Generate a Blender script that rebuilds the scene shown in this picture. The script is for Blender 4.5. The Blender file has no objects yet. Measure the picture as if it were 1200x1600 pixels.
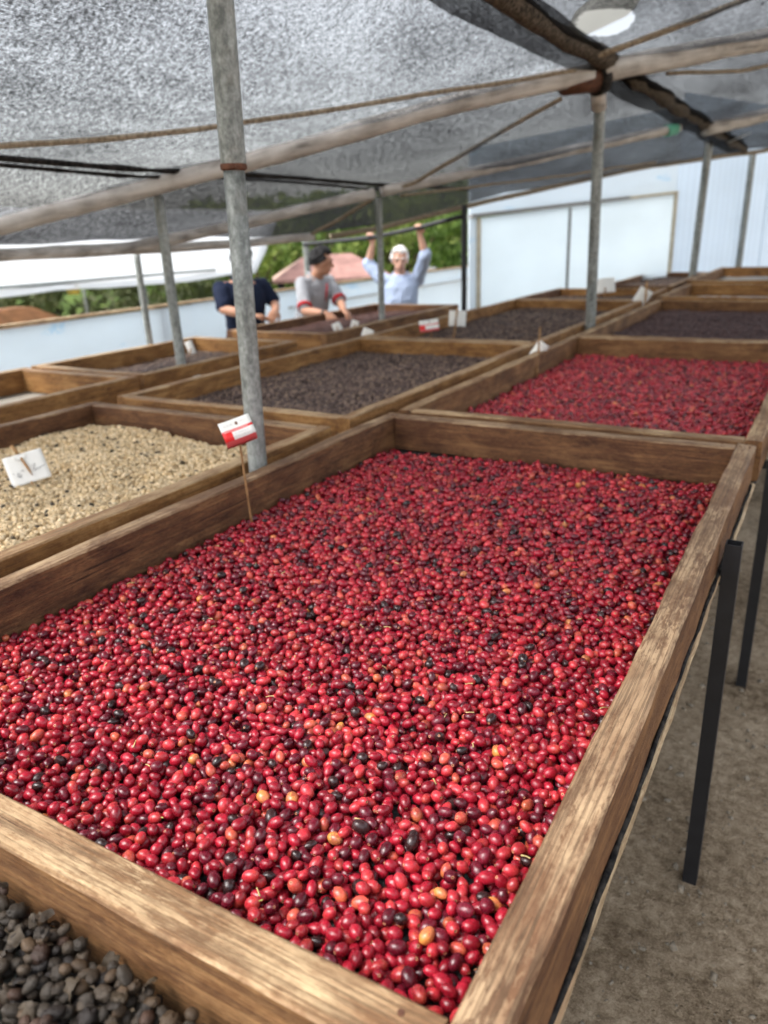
import bpy, bmesh, math, random
import numpy as np
from mathutils import Vector, Matrix, Euler, noise
R_ = math.radians
PI = math.pi
random.seed(7)
rng = np.random.default_rng(11)
scene = bpy.context.scene
COL = scene.collection

# ------------------------------------------------------------------ camera
CAM_H = 1.6
yaw, pitch, roll = 0.536218, 0.351504, -0.039289
fw = Vector((-math.sin(yaw) * math.cos(pitch), math.cos(yaw) * math.cos(pitch), -math.sin(pitch)))
r0 = Vector((math.cos(yaw), math.sin(yaw), 0)); u0 = r0.cross(fw)
rt = r0 * math.cos(roll) + u0 * math.sin(roll)
up = -r0 * math.sin(roll) + u0 * math.cos(roll)
cd = bpy.data.cameras.new('camera'); cam = bpy.data.objects.new('camera', cd); COL.objects.link(cam)
m = Matrix.Identity(4)
for i in range(3):
    m[i][0] = rt[i]; m[i][1] = up[i]; m[i][2] = -fw[i]
m[2][3] = CAM_H
cam.matrix_world = m
cd.sensor_fit = 'HORIZONTAL'; cd.sensor_width = 27.0; cd.lens = 1180.25 / 1200 * 27.0
cd.clip_start = 0.05; cd.clip_end = 600
cd.dof.use_dof = True; cd.dof.focus_distance = 1.13; cd.dof.aperture_fstop = 26.5 / 7.0
scene.camera = cam
scene.render.resolution_x = 768; scene.render.resolution_y = 1024

# ------------------------------------------------------------------ sky and sun
world = bpy.data.worlds.new('World'); scene.world = world; world.use_nodes = True
wn = world.node_tree.nodes; wl = world.node_tree.links
sky = wn.new('ShaderNodeTexSky'); sky.sky_type = 'NISHITA'; sky.sun_disc = False
SUN_EL, SUN_AZ = R_(55), R_(-135)         # azimuth measured from +Y towards +X
sky.sun_elevation = SUN_EL; sky.sun_rotation = SUN_AZ
sky.dust_density = 6.0; sky.air_density = 1.2; sky.altitude = 900
hs = wn.new('ShaderNodeHueSaturation'); hs.inputs['Saturation'].default_value = 0.28
wl.new(sky.outputs[0], hs.inputs['Color'])
bg = wn['Background']; bg.inputs[1].default_value = 0.15
wl.new(hs.outputs[0], bg.inputs[0])
sd = bpy.data.lights.new('sun', 'SUN'); sd.energy = 0.8; sd.angle = R_(22); sd.color = (1.0, 0.96, 0.9)
sun = bpy.data.objects.new('sun', sd); COL.objects.link(sun)
sdir = Vector((math.sin(SUN_AZ) * math.cos(SUN_EL), math.cos(SUN_AZ) * math.cos(SUN_EL), math.sin(SUN_EL)))
sun.rotation_euler = sdir.to_track_quat('Z', 'Y').to_euler(); sun.location = sdir * 30
scene.view_settings.view_transform = 'Standard'; scene.view_settings.look = 'None'
scene.view_settings.gamma = 1.0; scene.view_settings.use_curve_mapping = False
scene.view_settings.exposure = 1.64
scene.cycles.use_denoising = True
scene.cycles.max_bounces = 5; scene.cycles.diffuse_bounces = 3; scene.cycles.glossy_bounces = 2; scene.cycles.transmission_bounces = 3; scene.cycles.transparent_max_bounces = 8
scene.cycles.use_adaptive_sampling = True; scene.cycles.adaptive_threshold = 0.03
scene.cycles.caustics_reflective = False; scene.cycles.caustics_refractive = False

# ------------------------------------------------------------------ helpers
def tag(o, label=None, cat=None, group=None, kind=None):
    if label: o['label'] = label
    if cat: o['category'] = cat
    if group: o['group'] = group
    if kind: o['kind'] = kind
    return o

def link(o, parent=None):
    COL.objects.link(o)
    if parent is not None: o.parent = parent
    return o

def empty(name, loc=(0, 0, 0), rz=0.0):
    o = bpy.data.objects.new(name, None); o.location = loc; o.rotation_euler = (0, 0, rz)
    o.empty_display_size = 0.1
    return link(o)

def mesh_obj(name, verts, faces, mat, parent=None, smooth=False, loc=None, rot=None):
    me = bpy.data.meshes.new(name)
    me.from_pydata([tuple(v) for v in verts], [], faces)
    if smooth:
        me.polygons.foreach_set('use_smooth', [True] * len(me.polygons))
    mats = mat if isinstance(mat, (list, tuple)) else [mat]
    for k in mats: me.materials.append(k)
    o = bpy.data.objects.new(name, me)
    if loc is not None: o.location = loc
    if rot is not None: o.rotation_euler = rot
    return link(o, parent)

def box_geo(x0, x1, y0, y1, z0, z1):
    v = [(x0, y0, z0), (x1, y0, z0), (x1, y1, z0), (x0, y1, z0), (x0, y0, z1), (x1, y0, z1), (x1, y1, z1), (x0, y1, z1)]
    f = [(0, 3, 2, 1), (4, 5, 6, 7), (0, 1, 5, 4), (1, 2, 6, 5), (2, 3, 7, 6), (3, 0, 4, 7)]
    return v, f

class Geo:
    def __init__(self): self.v = []; self.f = []
    def add(self, vf):
        n = len(self.v); self.v += list(vf[0]); self.f += [tuple(i + n for i in q) for q in vf[1]]; return self

def tube_geo(pts, rad, seg=10, cap=True):
    pts = [Vector(p) for p in pts]
    n = len(pts); rads = rad if isinstance(rad, (list, tuple)) else [rad] * n
    v = []; f = []
    prev = None
    for i in range(n):
        t = (pts[min(i + 1, n - 1)] - pts[max(i - 1, 0)]).normalized()
        if prev is None:
            a = Vector((0, 0, 1)) if abs(t.z) < 0.9 else Vector((1, 0, 0))
            nx = t.cross(a).normalized()
        else:
            nx = (prev - t * prev.dot(t)).normalized()
        prev = nx; ny = t.cross(nx)
        for k in range(seg):
            a = 2 * PI * k / seg
            v.append(pts[i] + (nx * math.cos(a) + ny * math.sin(a)) * rads[i])
    for i in range(n - 1):
        for k in range(seg):
            k2 = (k + 1) % seg
            f.append((i * seg + k, i * seg + k2, (i + 1) * seg + k2, (i + 1) * seg + k))
    if cap:
        f.append(tuple(reversed(range(seg)))); f.append(tuple(range((n - 1) * seg, n * seg)))
    return v, f

def poly(pts, n):
    """resample a polyline evenly"""
    pts = [Vector(p) for p in pts]
    d = [0]
    for a, b in zip(pts, pts[1:]): d.append(d[-1] + (b - a).length)
    out = []
    for i in range(n):
        s = d[-1] * i / (n - 1); k = 0
        while k < len(pts) - 2 and d[k + 1] < s: k += 1
        t = (s - d[k]) / max(d[k + 1] - d[k], 1e-9)
        out.append(pts[k].lerp(pts[k + 1], t))
    return out

# ------------------------------------------------------------------ material helpers
class NT:
    def __init__(self, name):
        self.m = bpy.data.materials.new(name); self.m.use_nodes = True
        self.t = self.m.node_tree; self.n = self.t.nodes
        self.b = self.n['Principled BSDF']; self.out = self.n['Material Output']
    def new(self, kind, **kw):
        nd = self.n.new(kind)
        for k, v in kw.items(): setattr(nd, k, v)
        return nd
    def put(self, sock, val):
        if isinstance(val, bpy.types.NodeSocket): self.t.links.new(val, sock)
        else: sock.default_value = val
    def math(self, op, a, b=0.0, c=0.0, clamp=False):
        nd = self.new('ShaderNodeMath', operation=op, use_clamp=clamp)
        self.put(nd.inputs[0], a); self.put(nd.inputs[1], b); self.put(nd.inputs[2], c); return nd.outputs[0]
    def vmath(self, op, a, b=(0, 0, 0)):
        nd = self.new('ShaderNodeVectorMath', operation=op); self.put(nd.inputs[0], a); self.put(nd.inputs[1], b); return nd.outputs[0]
    def coord(self, which='Object'): return self.new('ShaderNodeTexCoord').outputs[which]
    def mapping(self, vec, scale=(1, 1, 1), loc=(0, 0, 0), rot=(0, 0, 0)):
        nd = self.new('ShaderNodeMapping'); self.put(nd.inputs[0], vec)
        nd.inputs['Scale'].default_value = scale; nd.inputs['Location'].default_value = loc; nd.inputs['Rotation'].default_value = rot
        return nd.outputs[0]
    def noise(self, vec, scale=5, detail=4, rough=0.55, dist=0.0, out=0):
        nd = self.new('ShaderNodeTexNoise'); self.put(nd.inputs['Vector'], vec)
        self.put(nd.inputs['Scale'], scale); nd.inputs['Detail'].default_value = detail
        nd.inputs['Roughness'].default_value = rough; nd.inputs['Distortion'].default_value = dist
        return nd.outputs[out]
    def voronoi(self, vec, scale=5, feature='F1', out='Distance'):
        nd = self.new('ShaderNodeTexVoronoi', feature=feature); self.put(nd.inputs['Vector'], vec)
        nd.inputs['Scale'].default_value = scale; return nd.outputs[out]
    def wave(self, vec, scale=5, dist=2, detail=2, dscale=1, direction='X'):
        nd = self.new('ShaderNodeTexWave', bands_direction=direction); self.put(nd.inputs['Vector'], vec)
        nd.inputs['Scale'].default_value = scale; nd.inputs['Distortion'].default_value = dist
        nd.inputs['Detail'].default_value = detail; nd.inputs['Detail Scale'].default_value = dscale
        return nd.outputs['Fac']
    def ramp(self, fac, stops, interp='LINEAR'):
        nd = self.new('ShaderNodeValToRGB'); nd.color_ramp.interpolation = interp
        el = nd.color_ramp.elements
        while len(el) < len(stops): el.new(0.5)
        for e, (p, c) in zip(el, stops):
            e.position = p; e.color = (c, c, c, 1) if isinstance(c, (int, float)) else (*c, 1)
        self.put(nd.inputs[0], fac); return nd.outputs[0]
    def mix(self, fac, a, b, blend='MIX'):
        nd = self.new('ShaderNodeMix', data_type='RGBA', blend_type=blend)
        self.put(nd.inputs[0], fac)
        for s, v in ((nd.inputs[6], a), (nd.inputs[7], b)):
            if isinstance(v, tuple) and len(v) == 3: v = (*v, 1)
            self.put(s, v)
        return nd.outputs[2]
    def rand(self): return self.new('ShaderNodeObjectInfo').outputs['Random']
    def bump(self, h, strength=0.3, dist=0.01):
        nd = self.new('ShaderNodeBump'); self.put(nd.inputs['Height'], h)
        nd.inputs['Strength'].default_value = strength; nd.inputs['Distance'].default_value = dist
        self.t.links.new(nd.outputs[0], self.b.inputs['Normal'])
    def set(self, **kw):
        names = dict(color='Base Color', rough='Roughness', metal='Metallic', spec='Specular IOR Level', sss='Subsurface Weight', trans='Transmission Weight', sheen='Sheen Weight', coat='Coat Weight')
        for k, v in kw.items():
            if isinstance(v, tuple) and len(v) == 3: v = (*v, 1)
            self.put(self.b.inputs[names[k]], v)
        return self.m

def wood(name, dark, mid, light, top_mid, top_light, gloss=0.62):
    """boards: grain runs along local X; faces that look up are bleached"""
    t = NT(name)
    c = t.coord('Object')
    off = t.math('MULTIPLY', t.rand(), 37.0)
    cmb = t.new('ShaderNodeCombineXYZ'); t.put(cmb.inputs[0], off); t.put(cmb.inputs[1], off); t.put(cmb.inputs[2], off)
    p = t.vmath('ADD', c, cmb.outputs[0])
    g1 = t.noise(t.mapping(p, (3.0, 46, 46)), 1.0, 5, 0.66, 0.9)
    g2 = t.noise(t.mapping(p, (9, 330, 330)), 1.0, 4, 0.7)
    blot = t.noise(t.mapping(p, (5.0, 9, 9)), 1.0, 6, 0.7, 0.5)
    fine = t.noise(t.mapping(p, (90, 170, 170)), 1.0, 3, 0.7)
    grain = t.math('ADD', t.math('ADD', t.math('MULTIPLY', g1, 0.44), t.math('MULTIPLY', g2, 0.32)), t.math('MULTIPLY', fine, 0.24))
    side = t.ramp(t.math('ADD', t.math('MULTIPLY', grain, 0.6), t.math('MULTIPLY', blot, 0.4)), [(0.42, dark), (0.5, mid), (0.575, light)])
    top = t.ramp(t.math('ADD', t.math('MULTIPLY', grain, 0.58), t.math('MULTIPLY', blot, 0.42)), [(0.39, tuple(0.4 * a_ + 0.6 * b_ for a_, b_ in zip(dark, top_mid))), (0.475, top_mid), (0.555, top_light)])
    flake = t.ramp(t.noise(t.mapping(p, (26, 95, 95)), 1.0, 6, 0.75, 0.3), [(0.47, 0.0), (0.53, 1.0)])
    patch = t.ramp(t.noise(t.mapping(p, (4.5, 8, 8)), 1.0, 3, 0.6, 0.4), [(0.40, 0.0), (0.58, 1.0)])
    top = t.mix(t.math('MULTIPLY', t.math('MULTIPLY', flake, patch), 0.85), top, top_light)
    streak = t.ramp(t.noise(t.mapping(p, (3.5, 210, 210)), 1.0, 6, 0.8, 0.2), [(0.44, 1.0), (0.50, 0.0)])
    top = t.mix(t.math('MULTIPLY', streak, 0.6), top, tuple(0.55 * a_ + 0.45 * b_ for a_, b_ in zip(dark, top_mid)))
    worn = t.ramp(t.noise(t.mapping(p, (2.6, 5, 5), (3, 1, 2)), 1.0, 5, 0.65, 0.8), [(0.47, 0.0), (0.60, 1.0)])
    top = t.mix(t.math('MULTIPLY', worn, 0.72), top, t.mix(streak, tuple(c_ * k_ for c_, k_ in zip(top_mid, (0.80, 0.66, 0.60))), tuple(c_ * 0.45 for c_ in top_mid)))
    side = t.mix(t.math('MULTIPLY', streak, 0.5), side, dark)
    side = t.mix(t.math('MULTIPLY', t.math('MULTIPLY', flake, patch), 0.35), side, light)
    nz = t.new('ShaderNodeSeparateXYZ'); t.put(nz.inputs[0], t.new('ShaderNodeNewGeometry').outputs['Normal'])
    fac = t.math('SMOOTH_MIN', t.math('MULTIPLY_ADD', t.math('ADD', nz.outputs[2], t.math('MULTIPLY', fine, 0.3)), 2.2, -1.05, clamp=True), 1.0, 0.05)
    col = t.mix(fac, side, top)
    # scuffs, dried juice stains
    st = t.ramp(t.noise(t.mapping(p, (2.2, 11, 11)), 1.0, 6, 0.7, 0.8), [(0.53, 0.0), (0.62, 1.0)])
    col = t.mix(t.math('MULTIPLY', st, 0.35), col, tuple(0.5 * (a_ + b_) for a_, b_ in zip(dark, mid)))
    crack = t.ramp(t.noise(t.mapping(p, (1.7, 95, 95)), 1.0, 3, 0.5, 0.5), [(0.295, 1.0), (0.325, 0.0)])
    col = t.mix(t.math('MULTIPLY', crack, 0.75), col, tuple(d * 0.35 for d in dark))
    t.set(color=col, rough=t.math('MULTIPLY_ADD', grain, 0.25, gloss - 0.1), spec=0.28)
    h = t.math('SUBTRACT', t.math('ADD', grain, t.math('MULTIPLY', flake, 0.2)), t.math('ADD', t.math('MULTIPLY', crack, 0.6), t.math('MULTIPLY', streak, 0.3)))
    t.bump(h, 0.55, 0.004)
    return t.m

M = {}
M['wood_old'] = wood('old_wood', (0.050, 0.019, 0.009), (0.130, 0.055, 0.023), (0.25, 0.125, 0.052), (0.190, 0.108, 0.058), (0.47, 0.325, 0.19))
M['wood_tan'] = wood('tan_wood', (0.068, 0.029, 0.012), (0.175, 0.080, 0.030), (0.31, 0.165, 0.068), (0.245, 0.140, 0.068), (0.58, 0.415, 0.235))
M['wood_new'] = wood('orange_wood', (0.10, 0.042, 0.014), (0.28, 0.128, 0.038), (0.45, 0.24, 0.085), (0.33, 0.205, 0.108), (0.56, 0.41, 0.235))
M['wood_pale'] = wood('pale_batten', (0.15, 0.09, 0.045), (0.36, 0.245, 0.13), (0.52, 0.38, 0.22), (0.40, 0.28, 0.155), (0.58, 0.44, 0.27))

def galv():
    t = NT('galvanised_steel'); p = t.coord('Object')
    n1 = t.noise(t.mapping(p, (1, 1, 0.7)), 60, 6, 0.75); n2 = t.noise(t.mapping(p, (1, 1, 0.2)), 25, 4, 0.6); n3 = t.noise(p, 5, 4, 0.6)
    col = t.ramp(t.math('ADD', t.math('MULTIPLY', n1, 0.6), t.math('MULTIPLY', n2, 0.4)), [(0.40, (0.14, 0.15, 0.14)), (0.5, (0.26, 0.275, 0.258)), (0.60, (0.40, 0.415, 0.395))])
    stain = t.ramp(n3, [(0.56, 0.0), (0.72, 1.0)])
    col = t.mix(t.math('MULTIPLY', stain, 0.45), col, (0.17, 0.13, 0.09))
    t.set(color=col, rough=0.55, metal=0.35, spec=0.4); t.bump(n1, 0.3, 0.003); return t.m
M['galv'] = galv()

def simple(name, col, rough=0.6, var=0.25, scale=12, metal=0.0, bump=0.0, spec=0.4):
    t = NT(name); p = t.coord('Object'); n = t.noise(p, scale, 5, 0.6)
    c = t.ramp(n, [(0.3, tuple(x * (1 - var) for x in col)), (0.7, tuple(min(1, x * (1 + var)) for x in col))])
    t.set(color=c, rough=rough, metal=metal, spec=spec)
    if bump: t.bump(n, bump, 0.01)
    return t.m
M['black_steel'] = simple('black_steel', (0.012, 0.012, 0.014), 0.45, 0.3, 20)
M['rust'] = simple('rusty_steel', (0.105, 0.042, 0.022), 0.8, 0.5, 40, bump=0.4)
M['pole'] = None

def pole_mat():
    t = NT('weathered_pole'); p = t.coord('Object')
    g = t.noise(t.mapping(p, (2.5, 22, 22)), 1.0, 5, 0.6, 0.6); b = t.noise(p, 6, 5, 0.6)
    col = t.ramp(t.math('ADD', t.math('MULTIPLY', g, 0.6), t.math('MULTIPLY', b, 0.4)), [(0.33, (0.17, 0.155, 0.14)), (0.46, (0.45, 0.425, 0.395)), (0.60, (0.68, 0.655, 0.62))])
    t.set(color=col, rough=0.8, spec=0.2); t.bump(g, 0.5, 0.008); return t.m
M['pole'] = pole_mat()

def rope_mat(name, a, b):
    t = NT(name); p = t.coord('Object')
    w = t.noise(t.mapping(p, (60, 60, 60)), 1.0, 3, 0.6)
    t.set(color=t.ramp(w, [(0.35, a), (0.65, b)]), rough=0.9, spec=0.1); t.bump(w, 0.6, 0.004); return t.m
M['rope'] = rope_mat('sisal_rope', (0.16, 0.125, 0.085), (0.42, 0.35, 0.26))
M['black_net'] = rope_mat('black_net_roll', (0.006, 0.006, 0.007), (0.05, 0.045, 0.04))
M['dirty_net'] = rope_mat('dirty_net_roll', (0.012, 0.011, 0.010), (0.17, 0.14, 0.11))

def shade_net(name, open_lo, open_hi, grain=72, hole=None):
    """knitted black shade cloth: dark yarn with open holes, dusty patches"""
    t = NT(name); t.n.remove(t.b)
    uv = t.coord('UV')
    lines = t.wave(uv, 42, 1.5, 0, 3.0, 'X')
    sp = t.noise(uv, grain, 3, 0.8)
    sp2 = t.noise(t.mapping(uv, (1.0, 0.8, 1)), 28, 3, 0.7)
    big = t.noise(t.mapping(uv, (1.1, 0.55, 1), (0, 0, 0), (0, 0, R_(-28))), 1.6, 3, 0.6, 0.5)
    s = t.math('ADD', t.math('ADD', t.math('MULTIPLY', lines, 0.18), t.math('MULTIPLY', sp, 0.60)),
               t.math('ADD', t.math('MULTIPLY', sp2, 0.26), t.math('MULTIPLY', t.math('MULTIPLY_ADD', big, 0.8, 0.1), 0.34)))
    a = t.new('ShaderNodeMapRange'); a.interpolation_type = 'SMOOTHSTEP'
    t.put(a.inputs[0], s); a.inputs[1].default_value = 0.61; a.inputs[2].default_value = 0.80
    a.inputs[3].default_value = open_lo; a.inputs[4].default_value = open_hi
    fac = a.outputs[0]
    if hole:
        d = t.vmath('MULTIPLY', t.vmath('SUBTRACT', uv, (hole[0], hole[1], 0)), (1 / hole[2], 1 / hole[3], 0))
        ln = t.new('ShaderNodeVectorMath', operation='LENGTH'); t.put(ln.inputs[0], d)
        fac = t.math('MAXIMUM', fac, t.math('MULTIPLY', 0.55, t.math('LESS_THAN', t.math('ADD', ln.outputs['Value'], t.math('MULTIPLY', sp2, 0.5)), 1.2)))
    dif = t.new('ShaderNodeBsdfDiffuse'); t.put(dif.inputs[0], t.mix(sp2, (0.008, 0.008, 0.009), (0.032, 0.031, 0.030)))
    trl = t.new('ShaderNodeBsdfTranslucent'); trl.inputs[0].default_value = (0.022, 0.022, 0.023, 1)
    m1 = t.new('ShaderNodeMixShader'); m1.inputs[0].default_value = 0.5
    t.t.links.new(dif.outputs[0], m1.inputs[1]); t.t.links.new(trl.outputs[0], m1.inputs[2])
    tr = t.new('ShaderNodeBsdfTransparent')
    m2 = t.new('ShaderNodeMixShader'); t.put(m2.inputs[0], fac)
    t.t.links.new(m1.outputs[0], m2.inputs[1]); t.t.links.new(tr.outputs[0], m2.inputs[2])
    t.t.links.new(m2.outputs[0], t.out.inputs[0]); return t.m
M['net'] = shade_net('shade_cloth', 0.006, 0.56)
M['net_mid'] = shade_net('mid_shade_cloth', 0.005, 0.34, hole=(-1.17 * 1.056, 4.26, 0.14, 0.27))
M['net_slant_dark'] = shade_net('slant_darkened_cloth', 0.003, 0.24, 42)  # openness lowered to paint in the darkening of cloth seen at a slant

def sheet(name, col, transl, ribs=0.0, marks=False, rough=0.35):
    t = NT(name); p = t.coord('Object')
    n = t.noise(t.mapping(p, (0.5, 0.5, 1.2)), 1.5, 4, 0.55)
    c = t.mix(t.ramp(n, [(0.35, 0.0), (0.7, 1.0)]), tuple(x * 0.93 for x in col), col)
    if marks:
        mk = t.ramp(t.noise(t.mapping(p, (1, 1.25, 3.2), (0.3, 1.7, 0.4)), 1.6, 2, 0.4), [(0.66, 0.0), (0.72, 1.0)])
        fine = t.ramp(t.noise(t.mapping(p, (1, 9, 12)), 3, 3, 0.6), [(0.42, 0.0), (0.5, 1.0)])
        c = t.mix(t.math('MULTIPLY', t.math('MULTIPLY', mk, fine), 0.5), c, (0.42, 0.68, 0.88))
    if ribs:
        w = t.wave(t.mapping(p, (1, 1, 0)), ribs, 0.6, 2, 1.0, 'X')
        c = t.mix(t.math('MULTIPLY', w, 0.22), c, tuple(x * 0.72 for x in col)); t.bump(w, 0.35, 0.02)
    t.set(color=c, rough=rough, spec=0.3)
    tl = t.new('ShaderNodeBsdfTranslucent'); t.put(tl.inputs[0], c)
    mx = t.new('ShaderNodeMixShader'); mx.inputs[0].default_value = transl
    t.t.links.new(t.b.outputs[0], mx.inputs[1]); t.t.links.new(tl.outputs[0], mx.inputs[2]); t.t.links.new(mx.outputs[0], t.out.inputs[0])
    return t.m
M['wall_sheet'] = sheet('blue_white_sheet', (0.84, 0.915, 0.965), 0.45, marks=True)
M['panel_sheet'] = sheet('pale_panel_sheet', (0.86, 0.925, 0.955), 0.72)
M['ribbed_sheet'] = sheet('ribbed_sheet', (0.79, 0.87, 0.945), 0.65, ribs=2.0)
M['tarp'] = sheet('white_tarp', (0.88, 0.89, 0.90), 0.5, rough=0.6)
M['white_plastic'] = sheet('white_plastic_scrap', (0.70, 0.70, 0.67), 0.8, rough=0.6)

# ------------------------------------------------------------------ ground
def smooth(a, b, x):
    t = min(1, max(0, (x - a) / (b - a))); return t * t * (3 - 2 * t)
def ground_z(x, y):
    z = -0.16 * smooth(-1.6, -3.9, x) if x < -1.6 else 0.0
    z -= 1.3 * smooth(-5.4, -9.0, x) if x < -5.4 else 0.0
    d = math.hypot(x, y)
    if x < 0 or y > 20:
        h = smooth(24, 75, d) * (2.2 + 1 * noise.noise(Vector((x * 0.02, y * 0.02, 0))))
        z += h * smooth(4, -14, x - 0.15 * y)
    return z

def ground_mat():
    t = NT('packed_dirt'); p = t.coord('Object')
    n1 = t.noise(p, 1.6, 6, 0.6); n2 = t.noise(p, 30, 6, 0.78); n3 = t.noise(p, 190, 4, 0.75)
    v = t.voronoi(p, 42)
    f = t.math('ADD', t.math('ADD', t.math('MULTIPLY', n1, 0.36), t.math('MULTIPLY', n2, 0.42)), t.math('MULTIPLY', n3, 0.22))
    dirt = t.ramp(f, [(0.42, (0.15, 0.104, 0.062)), (0.5, (0.335, 0.252, 0.165)), (0.58, (0.53, 0.415, 0.29))])
    peb = t.ramp(v, [(0.10, 1.0), (0.19, 0.0)])
    sel = t.ramp(t.noise(p, 9, 3, 0.6), [(0.52, 0.0), (0.62, 1.0)])
    dirt = t.mix(t.math('MULTIPLY', t.math('MULTIPLY', peb, sel), 0.4), dirt, (0.30, 0.255, 0.20))
    # grass far from the shed
    sx = t.new('ShaderNodeSeparateXYZ'); t.put(sx.inputs[0], p)
    gm = t.math('MULTIPLY_ADD', t.math('ADD', sx.outputs[0], t.math('MULTIPLY', n1, 2.0)), -0.6, -3.0, clamp=True)
    grass = t.ramp(t.noise(p, 1.3, 6, 0.7), [(0.35, (0.03, 0.055, 0.012)), (0.55, (0.085, 0.13, 0.025)), (0.7, (0.17, 0.20, 0.05))])
    t.set(color=t.mix(gm, dirt, grass), rough=0.95, spec=0.12)
    t.bump(t.math('ADD', t.math('MULTIPLY', n2, 0.7), t.math('ADD', t.math('MULTIPLY', n3, 0.25), t.math('MULTIPLY', peb, 0.25))), 0.9, 0.03)
    return t.m
M['ground'] = ground_mat()

def axis(near, far, step, grow):
    a = [0.0]; s = step
    while a[-1] < far:
        if a[-1] > near: s *= grow
        a.append(a[-1] + s)
    return a
pos = axis(3, 320, 0.25, 1.12); neg = axis(9, 320, 0.25, 1.10)
xs = [-q for q in reversed(neg[1:])] + pos
ypos = axis(16, 320, 0.3, 1.10); yneg = axis(3, 120, 0.3, 1.25)
ys = [-q for q in reversed(yneg[1:])] + ypos
gv = []
for y in ys:
    for x in xs:
        d = math.hypot(x, y)
        j = 0.012 * noise.noise(Vector((x * 2.3, y * 2.3, 1.0))) if d < 12 else 0
        gv.append((x, y, ground_z(x, y) + j))
nx = len(xs)
gf = [(j * nx + i, j * nx + i + 1, (j + 1) * nx + i + 1, (j + 1) * nx + i) for j in range(len(ys) - 1) for i in range(nx - 1)]
tag(mesh_obj('ground', gv, gf, M['ground'], smooth=True), kind='structure')

# loose stones on the path beside the trays
g = Geo()
for i in range(2600):
    x = random.uniform(-0.7, 1.2); y = random.uniform(0.3, 4.5); s = random.choice((0.002, 0.0025, 0.003, 0.003, 0.004, 0.005, 0.009)) * random.uniform(0.7, 1.3)
    bv, bf = box_geo(-s, s, -s * 0.8, s * 0.8, -s * 0.5, s * 0.5)
    e = Euler((random.uniform(0, 1), random.uniform(0, 1), random.uniform(0, 6))).to_matrix()
    g.add(([e @ Vector([c * random.uniform(0.6, 1.1) for c in q]) + Vector((x, y, s * 0.3)) for q in bv], bf))
tag(mesh_obj('pebbles', g.v, g.f, simple('pebble', (0.24, 0.20, 0.15), 0.9, 0.35, 60), smooth=True), 'small loose stones scattered on the brown dirt', 'pebbles', kind='stuff')

# ------------------------------------------------------------------ boards and trays
def board_mesh(name, L, T, Hh, mat, jit=0.0016, seed=0, step=0.06):
    """a plank along local X, thickness on Y, height on Z (origin: middle of the top face), worn edges"""
    n = max(3, int(L / step)); c = 0.0045
    prof = [(-T / 2 + c, 0), (T / 2 - c, 0), (T / 2, -c), (T / 2, -Hh + c), (T / 2 - c, -Hh), (-T / 2 + c, -Hh), (-T / 2, -Hh + c), (-T / 2, -c)]
    v = []; f = []
    for i in range(n + 1):
        x = -L / 2 + L * i / n
        for k, (a, b) in enumerate(prof):
            q = Vector((x * 5 + seed * 7.3, a * 30, b * 30 + seed))
            w = noise.noise(q) * jit * 1.6 + noise.noise(q * 3.1) * jit
            w2 = noise.noise(Vector((x * 1.7, seed * 3.1, 4.0))) * jit * 2.2
            v.append((x, a + w + w2 * 0.6, b + noise.noise(q + Vector((9, 9, 9))) * jit * 1.2 + w2))
    for i in range(n):
        for k in range(8):
            k2 = (k + 1) % 8
            f.append((i * 8 + k, (i + 1) * 8 + k, (i + 1) * 8 + k2, i * 8 + k2))
    f.append(tuple(range(8))); f.append(tuple(reversed(range(n * 8, n * 8 + 8))))
    me = bpy.data.meshes.new(name); me.from_pydata(v, [], f); me.materials.append(mat)
    return me

def board(name, p0, p1, T, Hh, mat, parent, seed=0, jit=0.0016):
    p0 = Vector(p0); p1 = Vector(p1); d = p1 - p0
    o = bpy.data.objects.new(name, board_mesh(name, d.length, T, Hh, mat, jit, seed))
    o.location = (p0 + p1) / 2 - (parent.location if parent else Vector((0, 0, 0)))
    o.rotation_euler = d.to_track_quat('X', 'Z').to_euler()
    return link(o, parent)

M['floor_net'] = simple('tray_netting', (0.035, 0.045, 0.045), 0.8, 0.4, 90, bump=0.5)
M['floor_pale'] = simple('tray_pale_netting', (0.36, 0.33, 0.28), 0.85, 0.2, 8, bump=0.2)

def leg_geo(h, s=0.017):
    g = Geo()
    w = 0.003
    for (x0, x1, y0, y1) in ((-s, s, -s, -s + w), (-s, s, s - w, s), (-s, -s + w, -s + w, s - w), (s - w, s, -s + w, s - w)):
        g.add(box_geo(x0, x1, y0, y1, 0, h))
    return g

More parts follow.
